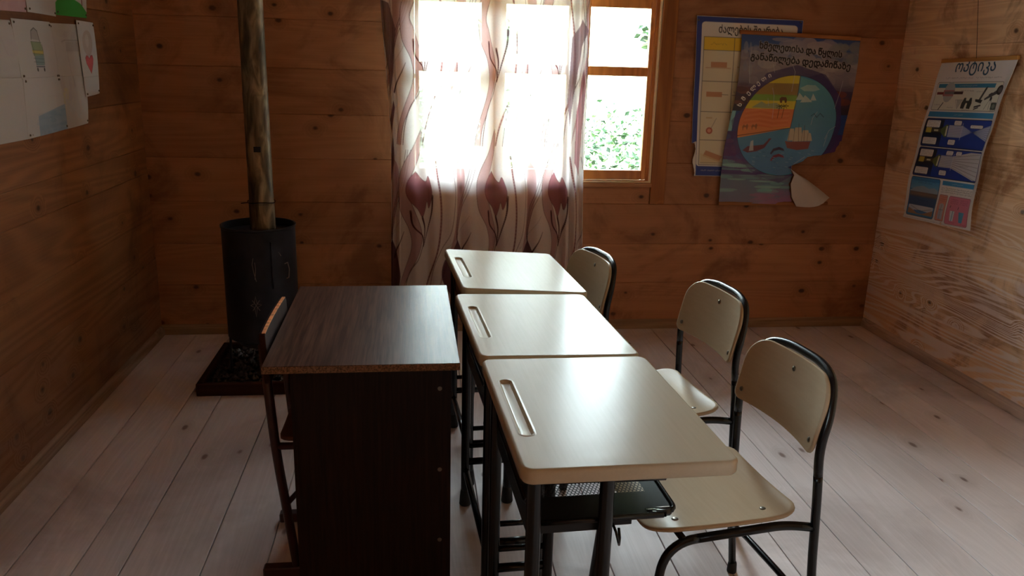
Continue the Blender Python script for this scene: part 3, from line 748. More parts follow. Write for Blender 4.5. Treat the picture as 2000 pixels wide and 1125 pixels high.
def make_desk(label):
    """origin on the floor below the middle of the left long edge"""
    d = thing('student_desk', label, 'desk', (0, 0, 0), 0, 'cream school desks standing end to end in a row')
    V, F = desktop_mesh(.445, .607, .034, .026)
    top = auto_smooth(link('desktop', V, F, M['desktop'], d), 40); top.location = (0, 0, .76)
    hl, xa, xb = .25, .036, .186
    for x in (xa, xb):
        for y in (-hl, hl):
            b = MB(); b.tube([(x, y, .018), (x, y, .722)], .0155, 14); leg = b.build('leg', M['black'], d, True)
            auto_smooth(leg, 50)
            f = MB(); f.lathe([(.019, 0), (.021, .004), (.018, .045), (.0158, .06)], (x, y, 0), 16); auto_smooth(f.build('rubber_foot', M['rubber'], leg))
    for y in (-hl, hl):
        MB().tube([(xa, y, .165), (xb, y, .165)], .0125, 12).build('crossbar', M['black'], d, True)
        MB().tube([(xa, y, .225), (xb, y, .225)], .0085, 12).build('thin_crossbar', M['black'], d, True)
        MB().tube([(xa, y, .712), (xb+.12, y, .705)], .0125, 12).build('top_bracket', M['black'], d, True)
    MB().tube([(xa, -hl, .135), (xa, hl, .135)], .011, 12).build('floor_stretcher', M['black'], d, True)
    MB().tube(fillet([(xa, -hl, .70), (xa, -hl+.06, .62), (xa, hl-.06, .62), (xa, hl, .70)], .03), .008, 10).build('side_rail', M['black'], d, True)
    # book shelf: sheet with punched holes
    x0, x1, y0, y1, z = xa, .352, -.228, .225, .600
    b = MB(); px0, px1, py0, py1 = x0+.018, x1-.042, y0+.095, y1-.045; nx, ny = 29, 36; cw, ch = (px1-px0)/nx, (py1-py0)/ny; hr = .36*min(cw, ch)
    for j in range(ny):
        for i in range(nx):
            cx = px0+cw*(i+.5+.5*(j % 2)); cy = py0+ch*(j+.5); V = []
            O = [(cw/2*max(-1, min(1, math.cos(a)*1.5)), ch/2*max(-1, min(1, math.sin(a)*1.5))) for a in [R(45*k+22.5) for k in range(8)]]
            V = [(cx+ox, cy+oy, z) for ox, oy in O]+[(cx+hr*math.cos(R(45*k+22.5)), cy+hr*math.sin(R(45*k+22.5)), z) for k in range(8)]
            b.add(V, [(k, (k+1) % 8, 8+(k+1) % 8, 8+k) for k in range(8)])
            for sx, sy in ((1, 1), (-1, 1), (-1, -1), (1, -1)):
                pass
    cr = .05
    L = rrect(x0, x1, y0, y1, [cr, .004, .004, cr], 6); In = [(px0, py0), (px1, py0), (px1, py1), (px0, py1)]
    # solid margin between the punched field and the outline
    b.add([(px0, y0, z), (px1, y0, z), (px1, py0, z), (px0, py0, z)], [(0, 1, 2, 3)]); b.add([(px0, py1, z), (px1, py1, z), (px1, y1, z), (px0, y1, z)], [(0, 1, 2, 3)])
    b.add([(x0, y0, z), (px0+cw*.12, y0, z), (px0+cw*.12, y1, z), (x0, y1, z)], [(0, 1, 2, 3)])
    rt = [(px1, y0, z)]+[(p[0], p[1], z) for p in rrect(px1, x1, y0, y1, [.039]*4, 6) if p[0] > px1+.0005]; rt.sort(key=lambda p: p[1])
    b.add([(px1, y0, z)]+rt+[(px1, y1, z)], [tuple(range(len(rt)+2))])
    rim = [(xa, y0)]+sorted([(p[0], p[1]) for p in rrect(px1-.03, x1, y0, y1, [.039]*4, 8) if p[0] > px1-.025], key=lambda p: p[1])+[(xa, y1)]
    so = b.build('book_shelf', M['blackmatt'], d)
    MB().tube([(p[0], p[1], z-.002) for p in rim], .0065, 10).build('rolled_rim', M['black'], so, True)
    for y in (y0, y1):
        MB().box(xa, xb+.006, y-.001, y+.001, z-.026, z+.0).build('side_panel', M['blackmatt'], so)
        MB().box(xb, .25, y-.0015, y+.0015, z-.018, z-.001).build('support_strip', M['blackmatt'], so)
    MB().box(xa-.001, xa+.001, y0, y1, z-.05, z+.07).build('back_panel', M['blackmatt'], so)
    MB().tube([(xb+.02, -hl+.012, .592), (xb+.024, -hl-.002, .58), (xb+.028, -hl-.008, .562), (xb+.032, -hl-.002, .55), (xb+.036, -hl+.008, .56), (xb+.034, -hl+.012, .58)], .003, 8).build('bag_hook', M['black'], d, True)
    return d
desk0 = make_desk('cream school desk nearest the camera at the front end of the row')
def put_desk(d, c0, c1, tilt, lift=0):
    """c0, c1 = far and near ends of the left top edge on the floor plan"""
    mx, my = (c0[0]+c1[0])/2, (c0[1]+c1[1])/2; d.location = (mx, my, 0); d.rotation_euler = (0, 0, math.atan2(-(c0[0]-c1[0]), c0[1]-c1[1]))
    for ch in d.children:
        if ch.name.startswith('desktop'): ch.rotation_euler = (0, R(tilt), 0); ch.location.z = .76+lift
desk1 = copy_tree(desk0); desk1['label'] = 'cream school desk in the middle of the row between the two other cream desks'
desk2 = copy_tree(desk0); desk2['label'] = 'cream school desk at the far end of the row in front of the curtain'
put_desk(desk0, (.169, 1.966), (.199, 1.362), .9); put_desk(desk1, (.130, 2.589), (.167, 1.981), 1.6); put_desk(desk2, (.118, 3.222), (.158, 2.618), 3.6, .010)

# ------------------------------------------------------------------ student chairs
def make_chair(label):
    c = thing('student_chair', label, 'chair', (0, 0, 0), 0, 'cream plywood school chairs with black tube frames')
    zs = .43
    def seatfn(a, b):
        # gentle saddle with a rolled front and raised back lip
        z = zs+.010*(b/.19)**2+.012*max(0, (a-.10)/.09)**2-.022*max(0, (-a-.11)/.09)**2-.004*math.cos(a*9)
        dx = (.024*max(0, (a-.10)/.09)/.09+.044*max(0, (-a-.11)/.09)/.09*1)
        dy = .020*b/.19/.19; n = Vector((-dx, -dy, 1)).normalized(); return (a, b, z), tuple(n)
    V, F = plate(rrect(-.2, .195, -.19, .19, [.05, .085, .085, .05], 8), .011, seatfn, n=112, bev=.003)
    seat = auto_smooth(link('seat', V, F, M['ply'], c), 50)
    for a, b in ((-.125, -.14), (.115, -.14), (-.125, .14), (.115, .14)):
        p, n = seatfn(a, b); s_ = MB(); s_.lathe([(.0085, .004), (.0085, .0062), (.005, .0075), (0, .0075)], (p[0], p[1], p[2]), 14, caps=False); s_.build('screw', M['screw'], seat, True)
    # backrest: local a along y, b up
    def backfn(a, b):
        x = .232+.22*(b-.60)-.028*(a/.19)**2; n = Vector((-1, -.056*a/.19/.19*1.0, .22)).normalized(); return (x-.010, a, b), tuple(n)
    V, F = plate(rrect(-.19, .19, .602, .79, [.075, .075, .022, .022], 10), .011, backfn, n=120, bev=.0035)
    F = [tuple(reversed(f)) for f in F]
    back = auto_smooth(link('backrest', V, F, M['ply'], c), 50)
    for a, b in ((-.165, .632), (0, .752), (.165, .632)):
        p, n = backfn(a, b); q = [(p[0]+n[0]*h, p[1]+n[1]*h, p[2]+n[2]*h) for h in (.0045, .0075)]
        MB().tube(q, [.0085, .006], 12).build('screw', M['screw'], back, True)
    tr = .0115
    # hoop: rear leg, up round the backrest, down to the other rear leg
    def bx(a, b): p, n = backfn(a, b); return (p[0]+.017, p[1], p[2])
    hoop = [(.262, -.205, .02), (.232, -.203, .30), (.222, -.199, .50), bx(-.192, .62), bx(-.190, .71), bx(-.150, .782), bx(-.07, .797), bx(.07, .797), bx(.150, .782), bx(.190, .71), bx(.192, .62), (.222, .199, .50), (.232, .203, .30), (.262, .205, .02)]
    H = fillet(hoop, .05, 6); mid = len(H)//2
    lo1 = [p for p in H[:mid] if p.z <= .56]; lo2 = [p for p in H[mid:] if p.z <= .56]; up = [p for p in H if p.z > .55]
    MB().tube([lo1[-1]]+up+[lo2[0]], tr, 12).build('back_hoop', M['black'], c, True)
    def foot(leg, x, y):
        f = MB(); f.lathe([(.014, 0), (.015, .004), (.0135, .03), (.0118, .036)], (x, y, 0), 14); auto_smooth(f.build('rubber_foot', M['rubber'], leg))
    for L_ in (lo1, lo2[::-1]):
        leg = MB().tube(L_, tr, 12).build('leg', M['black'], c, True); foot(leg, L_[0].x, L_[0].y)
    for s_ in (-1, 1):
        P = fillet([(.228, s_*.2, .408), (.15, s_*.186, .416), (-.17, s_*.186, .405), (-.205, s_*.192, .02)], [0, .05, .085, 0], 10)
        a = [p for p in P if p.x > -.10]; b_ = [a[-1]]+[p for p in P if p.x <= -.10]
        MB().tube(a, tr, 12).build('seat_rail', M['black'], c, True)
        leg = MB().tube(b_[::-1], tr, 12).build('leg', M['black'], c, True); foot(leg, b_[-1].x, b_[-1].y)
    MB().tube(fillet([(.245, -.203, .17), (.225, -.1, .20), (.225, .1, .20), (.245, .203, .17)], .06), .009, 10).build('stretcher', M['black'], c, True)
    MB().tube([(-.12, -.186, .408), (-.12, .186, .408)], .009, 10).build('cross_rail', M['black'], c, True)
    return c
ch0 = make_chair('cream plywood school chair nearest the camera, its whole seat and backrest in view')
ch1 = copy_tree(ch0); ch1['label'] = 'cream plywood school chair behind the nearest one, second in the row'
ch2 = copy_tree(ch0); ch2['label'] = 'cream plywood school chair pushed under the farthest desk beside the curtain'
for o, x, y, a in ((ch0, .735, 1.842, 7), (ch1, .765, 2.455, 8), (ch2, .455, 2.955, 12)):
    o.location = (x, y, 0); o.rotation_euler = (0, 0, R(a))

# ------------------------------------------------------------------ teacher's desk and wooden chair
def teacher_desk():
    t = thing('teacher_desk', 'dark walnut laminate desk with a raw chipboard edge, left of the cream desks', 'desk', (-.1375, 2.375, 0), R(.4))
    x0, x1, y0, y1, h = -.258, .250, -.386, .389, .74
    b = MB(); b.box(x0, x1, y0, y1, h-.0205, h, .0006); top = b.build('worktop', M['laminate'], t)
    b = MB()
    for a in ((x0-.0008, x1+.0008, y0-.0008, y0+.004), (x0-.0008, x0+.004, y0, y1)): b.box(*a, h-.020, h-.0012, .0004)
    e = b.build('raw_edge', M['chip'], top); e['label'] = 'raw speckled chipboard edge'
    for yy in (y0+.022, y1-.042):
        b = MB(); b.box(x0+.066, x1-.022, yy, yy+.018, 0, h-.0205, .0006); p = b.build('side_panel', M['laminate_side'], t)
        if yy < 0:
            for z in (.66, .42, .2): MB().lathe([(.006, -.0012), (.006, 0), (0, 0)][::1], (x1-.052, yy, z), 14, 'y', caps=True).build('screw_cap', M['screw'], p)
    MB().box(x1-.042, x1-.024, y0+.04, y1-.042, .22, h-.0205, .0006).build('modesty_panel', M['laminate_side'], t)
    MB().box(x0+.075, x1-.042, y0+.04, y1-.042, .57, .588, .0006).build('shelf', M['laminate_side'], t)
teacher_desk()
def wooden_chair():
    c = thing('wooden_chair', 'worn wooden chair with a dark red tube frame tucked behind the walnut desk', 'chair', (-.36, 2.325, 0))
    for s_ in (-1, 1):
        y = s_*.152
        MB().tube(fillet([(.0, y, .03), (-.044, y, .42), (-.062, y, .735)], .1), .0135, 12).build('upright', M['red_metal'], c, True)
        MB().box(-.098, .34, y-.018, y+.018, 0, .032, .004).build('runner', M['red_metal'], c)
        MB().tube([(-.04, y, .425), (.30, y, .425)], .011, 10).build('seat_rail', M['red_metal'], c, True)
        MB().tube([(.28, y, .03), (.28, y, .425)], .012, 10).build('front_leg', M['red_metal'], c, True)
        MB().tube(fillet([(-.018, y, .24), (.06, y, .33), (.10, y, .42)], .04), .008, 8).build('brace', M['red_metal'], c, True)
    def sf(a, b): return (a, b, .446+.010*(b/.18)**2-.02*max(0, (-a+.0)/.05)**2*.3), (0, 0, 1)
    V, F = plate(rrect(-.032, .33, -.17, .17, .04, 6), .014, sf, n=80); auto_smooth(link('seat', V, F, M['old_ply'], c), 50)
    def bf(a, b): return (-.052-.06*(b-.7)-.004*(1-(a/.19)**2), a, b), tuple(Vector((1, 0, .14)).normalized())
    V, F = plate(rrect(-.19, .19, .63, .776, .012, 6), .017, bf, n=90, bev=.002); auto_smooth(link('backrest', V, F, M['red_timber'], c), 50)
    # worn top edge where the varnish has gone
    b = MB(); V = []; n = 24
    for i in range(n+1):
        a = -.178+.356*i/n; p, _ = bf(a, .776)
        V += [(p[0]-.001, a, .7752), (p[0]+.0087, a, .7752), (p[0]+.0087, a, .7778), (p[0]-.001, a, .7778)]
    F = [(i*4+j, i*4+(j+1) % 4, i*4+4+(j+1) % 4, i*4+4+j) for i in range(n) for j in range(4)]+[(3, 2, 1, 0), (n*4, n*4+1, n*4+2, n*4+3)]
    e = b.add(V, F, (.2, .7, .4)).build('worn_edge', M['bare_ply'], c, rnd=True); e['label'] = 'bare orange worn top edge'
M['old_ply'] = simple('old_brown_plywood', srgb(92, 46, 26), .5, var=.3, vscale=12)
M['bare_ply'] = simple('bare_orange_plywood', srgb(226, 138, 72), .55, var=.45, vscale=55)
wooden_chair()

# ------------------------------------------------------------------ wall charts
def affine_map(TL, TR, BL):
    A = np.array([[TR[0]-TL[0], BL[0]-TL[0]], [TR[1]-TL[1], BL[1]-TL[1]]]); I = np.linalg.inv(A)
    return lambda x, y: tuple(I@np.array([x-TL[0], y-TL[1]]))

def poster_forces():
    c = Canvas(480, 700, (214, 208, 198)); m = affine_map((1364, 30), (1572, 40), (1348, 343))
    BL = (28, 46, 124); c.rect(.005, .004, .995, .996, BL)
    c.rbox(.05, .036, .95, .935, (224, 220, 212), .03)
    c.text('ძალების შეკრება', .51, .098, .036, 0, (24, 20, 20), bold=.012, fit=.60)
    c.rect(.075, .125, .925, .925, (222, 210, 176)); c.rect(.075, .125, .925, .205, (232, 190, 40))
    for x in (.075, .36, .64, .925): c.line([(x, .125), (x, .925)], 2.4, (60, 52, 48))
    for y in (.125, .205, .395, .585, .765, .925): c.line([(.075, y), (.925, y)], 2.4, (60, 52, 48))
    c.scrib(.14, .30, .165, .016, (90, 60, 30)); c.scrib(.44, .56, .150, .018, (50, 34, 20), .9, 2); c.scrib(.44, .56, .180, .018, (50, 34, 20), .9, 2)
    BR = (190, 130, 88)
    c.rect(.15, .275, .30, .308, BR); c.rect(.10, .308, .34, .316, (200, 168, 130)); c.rect(.12, .46, .27, .492, BR); c.line([(.27, .476), (.33, .476)], 2, (60, 50, 50)); c.line([(.37, .478), (.52, .478)], 2, (60, 50, 50)); c.rect(.40, .30, .55, .306, (200, 170, 110))
    c.rect(.44, .484, .60, .50, (214, 176, 120)); c.scrib(.38, .43, .455, .02, (50, 46, 50))
    c.line([(.23, .625), (.175, .70)], 1.6, (90, 60, 50)); c.ell(.165, .705, .032, .0215, (180, 88, 60)); c.ell(.165, .705, .018, .012, (226, 150, 120)); c.rect(.13, .618, .19, .628, (206, 180, 130))
    c.poly([(.14, .832), (.30, .868), (.27, .905), (.11, .868)], BR); c.poly([(.09, .85), (.34, .912), (.09, .912)], (216, 190, 130), .6); c.line([(.09, .912), (.33, .912)], 1.6, (60, 50, 40))
    for x in (.50, .545): c.line([(x, .23), (x-.01, .36)], 2.4, (40, 34, 36)); c.line([(x, .42), (x-.01, .54)], 2.4, (40, 34, 36))
    c.scrib(.38, .48, .80, .02, (90, 70, 50)); c.rect(.40, .83, .50, .845, (206, 170, 110))
    c.rect(.05, .935, .95, .99, BL); c.scrib(.10, .42, .962, .008, (190, 190, 215), .8)
    c.poly([(0, .79), (.045, .775), (.05, 1), (0, 1)], (216, 210, 202))      # torn strip of the border
    def surf(u, v):
        x = 1.533+(2.142-1.533)*u+.036*v; z = 1.786-.007*u-.868*v
        x = (x)*.996; y = YB-.012-.006*np.sin(v*5+u*2)**2-.016*np.clip(v-.75, 0, 1)*(1-u)-.0015*np.sin(u*17+v*9); return x, y, z
    keep = lambda u, v: ~((u < .022+.012*np.sin(v*40)) & (v > .79)) & ~((u < .03) & (v > .965))
    t = thing('forces_chart', 'blue bordered school chart with a yellow table row, half hidden behind the globe chart', 'poster', (1.83, YB-.01, .9))
    o = sheet('printed_sheet', c, 240, 350, surf, M['print'], None, keep, gamma=.85); o.parent = t; o.matrix_parent_inverse = Matrix.Translation(-t.location)
    for x, z in ((1.536, 1.762), (2.118, 1.768)):
        p = MB(); p.lathe([(.005, 0), (.004, .002), (0, .0028)], (x-t.location.x, YB-.0135-t.location.y-.004, z-t.location.z), 12, 'y'); 
        q = p.build('pin', M['screw'], t, True)
def poster_world():
    c = Canvas(700, 960, (60, 66, 100)); TL, TR, BL = (1452, 66), (1684, 83), (1404, 398)
    c.map = affine_map(TL, TR, BL); base = c.map
    raw = Canvas.__dict__
    def full(P): return P
    # sky and storm clouds
    g = lambda x0, y0, x1, y1, cs: None
    ident = lambda x, y: (x, y)
    c.map = ident
    c.grad(0, 0, 1, .13, [(36, 60, 120), (50, 76, 132), (104, 104, 122)]); c.grad(0, .13, 1, .30, [(120, 110, 118), (134, 124, 128), (80, 66, 84)]); c.grad(0, .30, 1, .47, [(64, 46, 66), (48, 34, 44), (52, 34, 36)])
    c.blobs(60, .0, .06, 1, .26, [(150, 140, 142), (176, 166, 164), (112, 104, 118), (196, 188, 182)], .09, .03, .5)
    c.blobs(20, .35, .01, .75, .07, [(160, 148, 150), (130, 122, 136)], .09, .025, .7); c.blobs(20, .75, .02, 1, .12, [(96, 104, 116), (120, 124, 120), (70, 82, 110)], .07, .03, .6)
    c.poly([(.30, .30), (.52, .24), (.70, .20), (.95, .36), (1, .42), (1, .5), (.2, .5)], (54, 34, 48), .8)
    c.blobs(26, .68, .30, 1, .46, [(96, 44, 34), (126, 52, 30), (60, 34, 36)], .06, .02, .5); c.blobs(14, 0, .28, .22, .40, [(110, 60, 48), (64, 40, 44)], .06, .02, .6)
    c.grad(0, .40, 1, .47, [(44, 30, 38), (30, 28, 46)]); c.rect(0, .44, 1, .57, (30, 52, 112))
    c.poly([(0, .44), (.035, .44), (.03, .585), (0, .585)], (120, 180, 190))
    c.grad(0, .56, 1, .82, [(52, 36, 84), (74, 36, 86), (62, 44, 92)]); c.grad(0, .82, 1, 1.0, [(86, 104, 120), (96, 104, 124), (110, 100, 124)])
    c.blobs(50, 0, .74, .6, .93, [(112, 172, 168), (134, 190, 180), (78, 110, 130)], .10, .010, .7); c.blobs(26, .35, .92, 1, 1, [(160, 90, 120), (130, 90, 130)], .10, .02, .5)
    c.blobs(40, 0, .58, .25, .74, [(96, 56, 100), (60, 70, 120)], .05, .015, .4)
    # the globe disc in photograph coordinates of the sheet
    c.map = base
    cx, cy = 1542, 247; ax = (97, 5); ay = (-12, 100)
    def G(u, v): return (cx+ax[0]*u+ay[0]*v, cy+ax[1]*u+ay[1]*v)
    def disc(r, col, al=1.0, a0=0, a1=360): c.poly([G(r*math.cos(R(a0+(a1-a0)*i/80)), r*math.sin(R(a0+(a1-a0)*i/80))) for i in range(80)], col, al)
    c.poly([G(r_*math.cos(R(a)), r_*math.sin(R(a))) for a, r_ in [(-150, 1.0), (-138, 1.10), (-120, 1.19), (-90, 1.2), (-60, 1.19), (-30, 1.15), (0, 1.12), (20, 1.12), (40, 1.08), (60, 1.0)]]+[G(0, 0)], (50, 38, 84), .85); c.poly([G(r_*math.cos(R(a)), r_*math.sin(R(a))) for a, r_ in [(60, 1.0), (90, 1.16), (120, 1.12), (150, 1.1), (185, 1.16), (210, 1.0)]]+[G(0, 0)], (62, 40, 92), .6); disc(1.0, (60, 128, 168)); 
    for i in range(16):   # sea gets bluer downwards
        v0 = -1+i/8; w_ = math.sqrt(max(0, 1-v0*v0)); v1 = v0+.125; w1 = math.sqrt(max(0, 1-v1*v1)); t = i/15
        col = (78-8*t, 148-30*t, 156+16*t); c.poly([G(-w_, v0), G(w_, v0), G(w1, v1), G(-w1, v1)], col)
    wedge = lambda f: [G(.08, .03)]+[G(f*math.cos(R(a)), f*math.sin(R(a))) for a in np.linspace(-86, -194, 60)]
    c.poly(wedge(1.0), (226, 196, 52))
    # bands of the land wedge
    def band(v0, v1, col, al=1.0):
        P = []
        for v in np.linspace(v0, v1, 8):
            w_ = math.sqrt(max(0, 1-v*v)); P.append(G(-w_, v))
        for v in np.linspace(v1, v0, 8): P.append(G(.08+.0*v-.0, v) if v < .03 else G(.08, .03))
        c.poly(P, col, al)
    band(-.99, -.84, (214, 190, 44)); band(-.84, -.62, (150, 118, 52)); band(-.62, -.5, (116, 158, 54)); band(-.5, -.34, (220, 196, 52)); band(-.34, .02, (222, 112, 58))
    c.poly([G(-1, 0)]+[G(math.cos(R(a)), math.sin(R(a))) for a in range(180, 165, -2)]+[G(.08, .03)], (224, 126, 62))
    for i in range(26): u = -.42+i*.02; c.line([G(u, -.84), G(u+.01, -.60)], 3, (110, 80, 40), .6)
    c.poly([G(-.8, -.36), G(-.62, -.48), (1497, 201), G(-.3, -.46), G(-.16, -.34)], (130, 150, 110), .8)
    for i in range(8):
        v = -.3+i*.045; c.line([G(-.9, v+.02), G(-.6, v-.03), G(-.3, v+.02), G(0, v)], 3, (200, 80, 44) if i % 2 else (236, 146, 84), .6)
    for (x, y) in ((1525, 206), (1534, 206)):
        c.line([(x, y), (x-3, y+24)], 3, (70, 40, 20))
        for a in range(0, 360, 50): c.line([(x, y), (x+8*math.cos(R(a)), y+5*math.sin(R(a))+1)], 3, (50, 50, 22))
    c.poly([(1523, 192), (1527, 188), (1536, 189), (1538, 194), (1537, 200), (1534, 200), (1533, 195), (1529, 195), (1528, 200), (1525, 200)], (90, 58, 30))
    for x in (1459, 1477): c.poly([(x-6, 244), (x-3, 240), (x, 243), (x+4, 239), (x+6, 243), (x+4, 252), (x+1, 245), (x-3, 246), (x-4, 253)], (150, 84, 44)); 
    e = [G(.05, -1.0), G(.08, .03), G(-.97, .19)]; c.line([G(.09, -.995), G(.08, .03), G(-.985, .20)], 3.4, (40, 22, 24))
    c.line([G(math.cos(R(a)), math.sin(R(a))) for a in range(0, 361, 4)], 2.6, (34, 24, 40))
    # icebergs, sail, birds, ships, dolphins, whale
    for x, y, s_ in ((1564, 189, 9), (1576, 194, 12), (1590, 191, 6)): c.poly([(x-s_, y+6), (x-s_*.3, y-8), (x+s_*.3, y-2), (x+s_, y+6)], (190, 214, 196), .8)
    c.poly([(1562, 172), (1575, 166), (1592, 167), (1602, 176), (1590, 179), (1570, 178)], (142, 186, 178)); 
    c.line([(1588, 228), (1594, 223), (1600, 231), (1606, 223), (1614, 231)], 3, (40, 44, 52))
    c.poly([(1541, 276), (1548, 278), (1592, 279), (1588, 294), (1566, 296), (1546, 291)], (120, 60, 54))
    for x0, y0, x1, y1 in ((1546, 276, 1557, 252), (1556, 278, 1572, 250), (1572, 278, 1586, 256), (1583, 278, 1591, 262)): c.poly([(x0, y0), (x0+3, y1), (x1, y1), (x1+4, y0)], (190, 176, 146)); c.line([(x0+3, y1), (x0+2, y0)], 1.8, (70, 50, 44))
    c.line([(1566, 242), (1568, 278)], 2.4, (70, 46, 40)); c.line([(1578, 246), (1579, 278)], 2.4, (70, 46, 40))
    c.poly([(1456, 292), (1466, 284), (1484, 283), (1498, 282), (1506, 274), (1508, 270), (1514, 270), (1508, 278), (1500, 289), (1484, 295), (1466, 297)], (96, 48, 56))
    c.poly([(1469, 294), (1472, 274), (1477, 272), (1478, 293)], (196, 204, 200), .7)
    for y in (292, 306): c.poly([(1512, y+8), (1518, y-1), (1530, y-4), (1539, y+0), (1541, y+5), (1530, y+2), (1520, y+4), (1514, y+11)], (52, 40, 58) if y < 300 else (110, 44, 60))
    for _ in range(60):
        x, y = rng.uniform(1470, 1600), rng.uniform(296, 338); c.line([(x, y), (x+5, y+1)], 1.8, (44, 74, 110) if rng.random() < .6 else (170, 200, 214), .6)
    # creases in the lamination
    for P in ([(1470, 90), (1462, 130), (1462, 160)], [(1510, 125), (1512, 140)], [(1546, 122), (1552, 140), (1546, 178)], [(1508, 170), (1512, 185), (1512, 230)], [(1600, 220), (1592, 232), (1590, 245)], [(1640, 250), (1628, 258), (1620, 275)], [(1625, 268), (1618, 290)], [(1648, 160), (1640, 190), (1634, 215)], [(1500, 190), (1502, 205)], [(1582, 310), (1560, 325)]):
        c.line([(x, y) for x, y in P], 2.4, (205, 205, 214), .5)
    c.map = ident
    c.blobs(26, .04, .06, .2, .22, [(150, 160, 178), (110, 118, 150)], .02, .03, .35)
    X, Y = base(1565, 102); c.text('ხმელეთისა და წყლის', X+.0, Y+.006, .029, 3.0, (22, 18, 20), ((178, 168, 164), 3), bold=.035, fit=.70)
    X, Y = base(1564, 124); c.text('განაწილება დედამიწაზე', X+.0, Y+.006, .029, 3.0, (22, 18, 20), ((178, 168, 164), 3), bold=.035, fit=.85)
    W_ = 'ხმელეთი'
    for i, chh in enumerate(W_):
        a = -158+i*(158-118)/6; p = G(1.10*math.cos(R(a)), 1.10*math.sin(R(a))); X, Y = base(*p)
        q = G(1.10*math.cos(R(a+2)), 1.10*math.sin(R(a+2))); X2, Y2 = base(*q); an = math.degrees(math.atan2((Y2-Y)*960, (X2-X)*700))
        c.text(chh, X, Y+.006, .019, an, (236, 230, 226), ((40, 20, 30), 1), bold=.02)
    sx = np.linspace(0, 1, 7)
    def surf(u, v):
        x = 1.797+(2.493-1.797)*u-.048*v+(.012*np.sin(v*7)*(u < 2)); z = 1.698-.017*u-.938*v+.005*u*v
        k = (YB-.05-0)/4.45; wr = .0014*np.sin(u*31+3*np.sin(v*9))*np.sin(v*23+2*np.sin(u*7))+.0009*np.sin(v*41+u*19)+.003*np.sin(u*9-v*5)
        y = YB-.036-.016*np.sin(np.pi*v)**2*(1-.5*u)+wr-.012*np.exp(-((v-.68)/.06)**2)*(u > .5)*(u-.5)*2
        x = x*.991; z = 1.5+(z-1.5)*.991; return x, y, z
    tear = [base(*p) for p in ((1700, 270), (1653, 282), (1641, 303), (1628, 305), (1614, 308.5), (1600, 309), (1587, 311), (1580, 319), (1570, 323), (1560, 327), (1549.5, 331), (1556, 339), (1559, 347), (1550, 365), (1552, 396), (1556, 420), (1720, 440))]
    TP = np.array(tear)
    def keep(u, v):
        ins = np.zeros(u.shape, bool); n = len(TP)
        uu = u+.003*np.sin(v*160); 
        for i in range(n):
            xa, ya = TP[i]; xb, yb = TP[(i+1) % n]
            if ya == yb: continue
            ins ^= ((v < ya) != (v < yb)) & (uu < (xb-xa)*(v-ya)/(yb-ya)+xa)
        return ~ins
    t = thing('globe_chart', 'torn glossy chart with a round land and sea globe picture, hung from a wooden batten', 'poster', (2.1, YB-.03, .75))
    inv = Matrix.Translation(-t.location)
    o = sheet('printed_sheet', c, 350, 480, surf, M['poster'], None, keep, gamma=.78); o.parent = t; o.matrix_parent_inverse = inv
    o['label'] = 'glossy printed sheet torn off at lower right'
    def pt(px_, py_, off=0):
        u, v = base(px_, py_); x, y, z = surf(np.array(u), np.array(v)); return (float(x), float(y)+off, float(z))
    # battens
    for A_, B_, nm in (((1449, 62), (1686, 79), 'top_batten'), ((1403, 400), (1628, 411), 'bottom_batten')):
        a, b_ = pt(*A_), pt(*B_); L_ = math.hypot(b_[0]-a[0], b_[2]-a[2]); q = MB().box(0, L_, -.007, .007, -.011, .011, .003, rr()).build(nm, M['stick'], None, rnd=True)
        q.location = (a[0], YB-.030, a[2]); q.rotation_euler = (0, -math.atan2(b_[2]-a[2], b_[0]-a[0]), 0); q.parent = t; q.matrix_parent_inverse = inv
    # curled white flap of torn paper
    n = 15; L0 = [(1549, 331), (1556, 339), (1559, 347), (1550, 365), (1550, 392), (1558, 412)]; L1 = [(1550.5, 332), (1566, 345), (1582, 356), (1600, 371), (1616, 386), (1627, 397)]
    L2 = [(1549.5, 331.5), (1557, 341), (1564, 352), (1570, 372), (1578, 398), (1590, 414)]
    V = []
    ts = np.linspace(0, 1, 16); f = lambda L, t_: (np.interp(t_, np.linspace(0, 1, 6), [p[0] for p in L]), np.interp(t_, np.linspace(0, 1, 6), [p[1] for p in L]))
    for t_ in ts:
        a, b_ = f(L0, t_), f(L1, t_)
        for s_ in np.linspace(0, 1, n):
            x, y = a[0]*(1-s_)+b_[0]*s_, a[1]*(1-s_)+b_[1]*s_
            if t_ > .9: y += 6*math.sin(s_*math.pi)*(t_-.9)*10-1.5*abs(math.sin(s_*9))*(s_ > .6)*(t_-.9)*10
            V.append(pt(x, y, -.008-.055*math.sin(math.pi*min(1, s_*.9+.05))*t_**.8-.01*t_))
    m = len(ts); V2 = [(a, b_+.001, c_) for a, b_, c_ in V]; N_ = len(V)
    F = [(i*n+j, (i+1)*n+j, (i+1)*n+j+1, i*n+j+1) for i in range(m-1) for j in range(n-1)]; F += [tuple(q+N_ for q in reversed(f_)) for f_ in F]
    fl = link('torn_flap', V+V2, F, M['paper'], None, True); fl.parent = t; fl.matrix_parent_inverse = inv; fl['label'] = 'curled white back of the torn paper'
poster_forces(); poster_world()

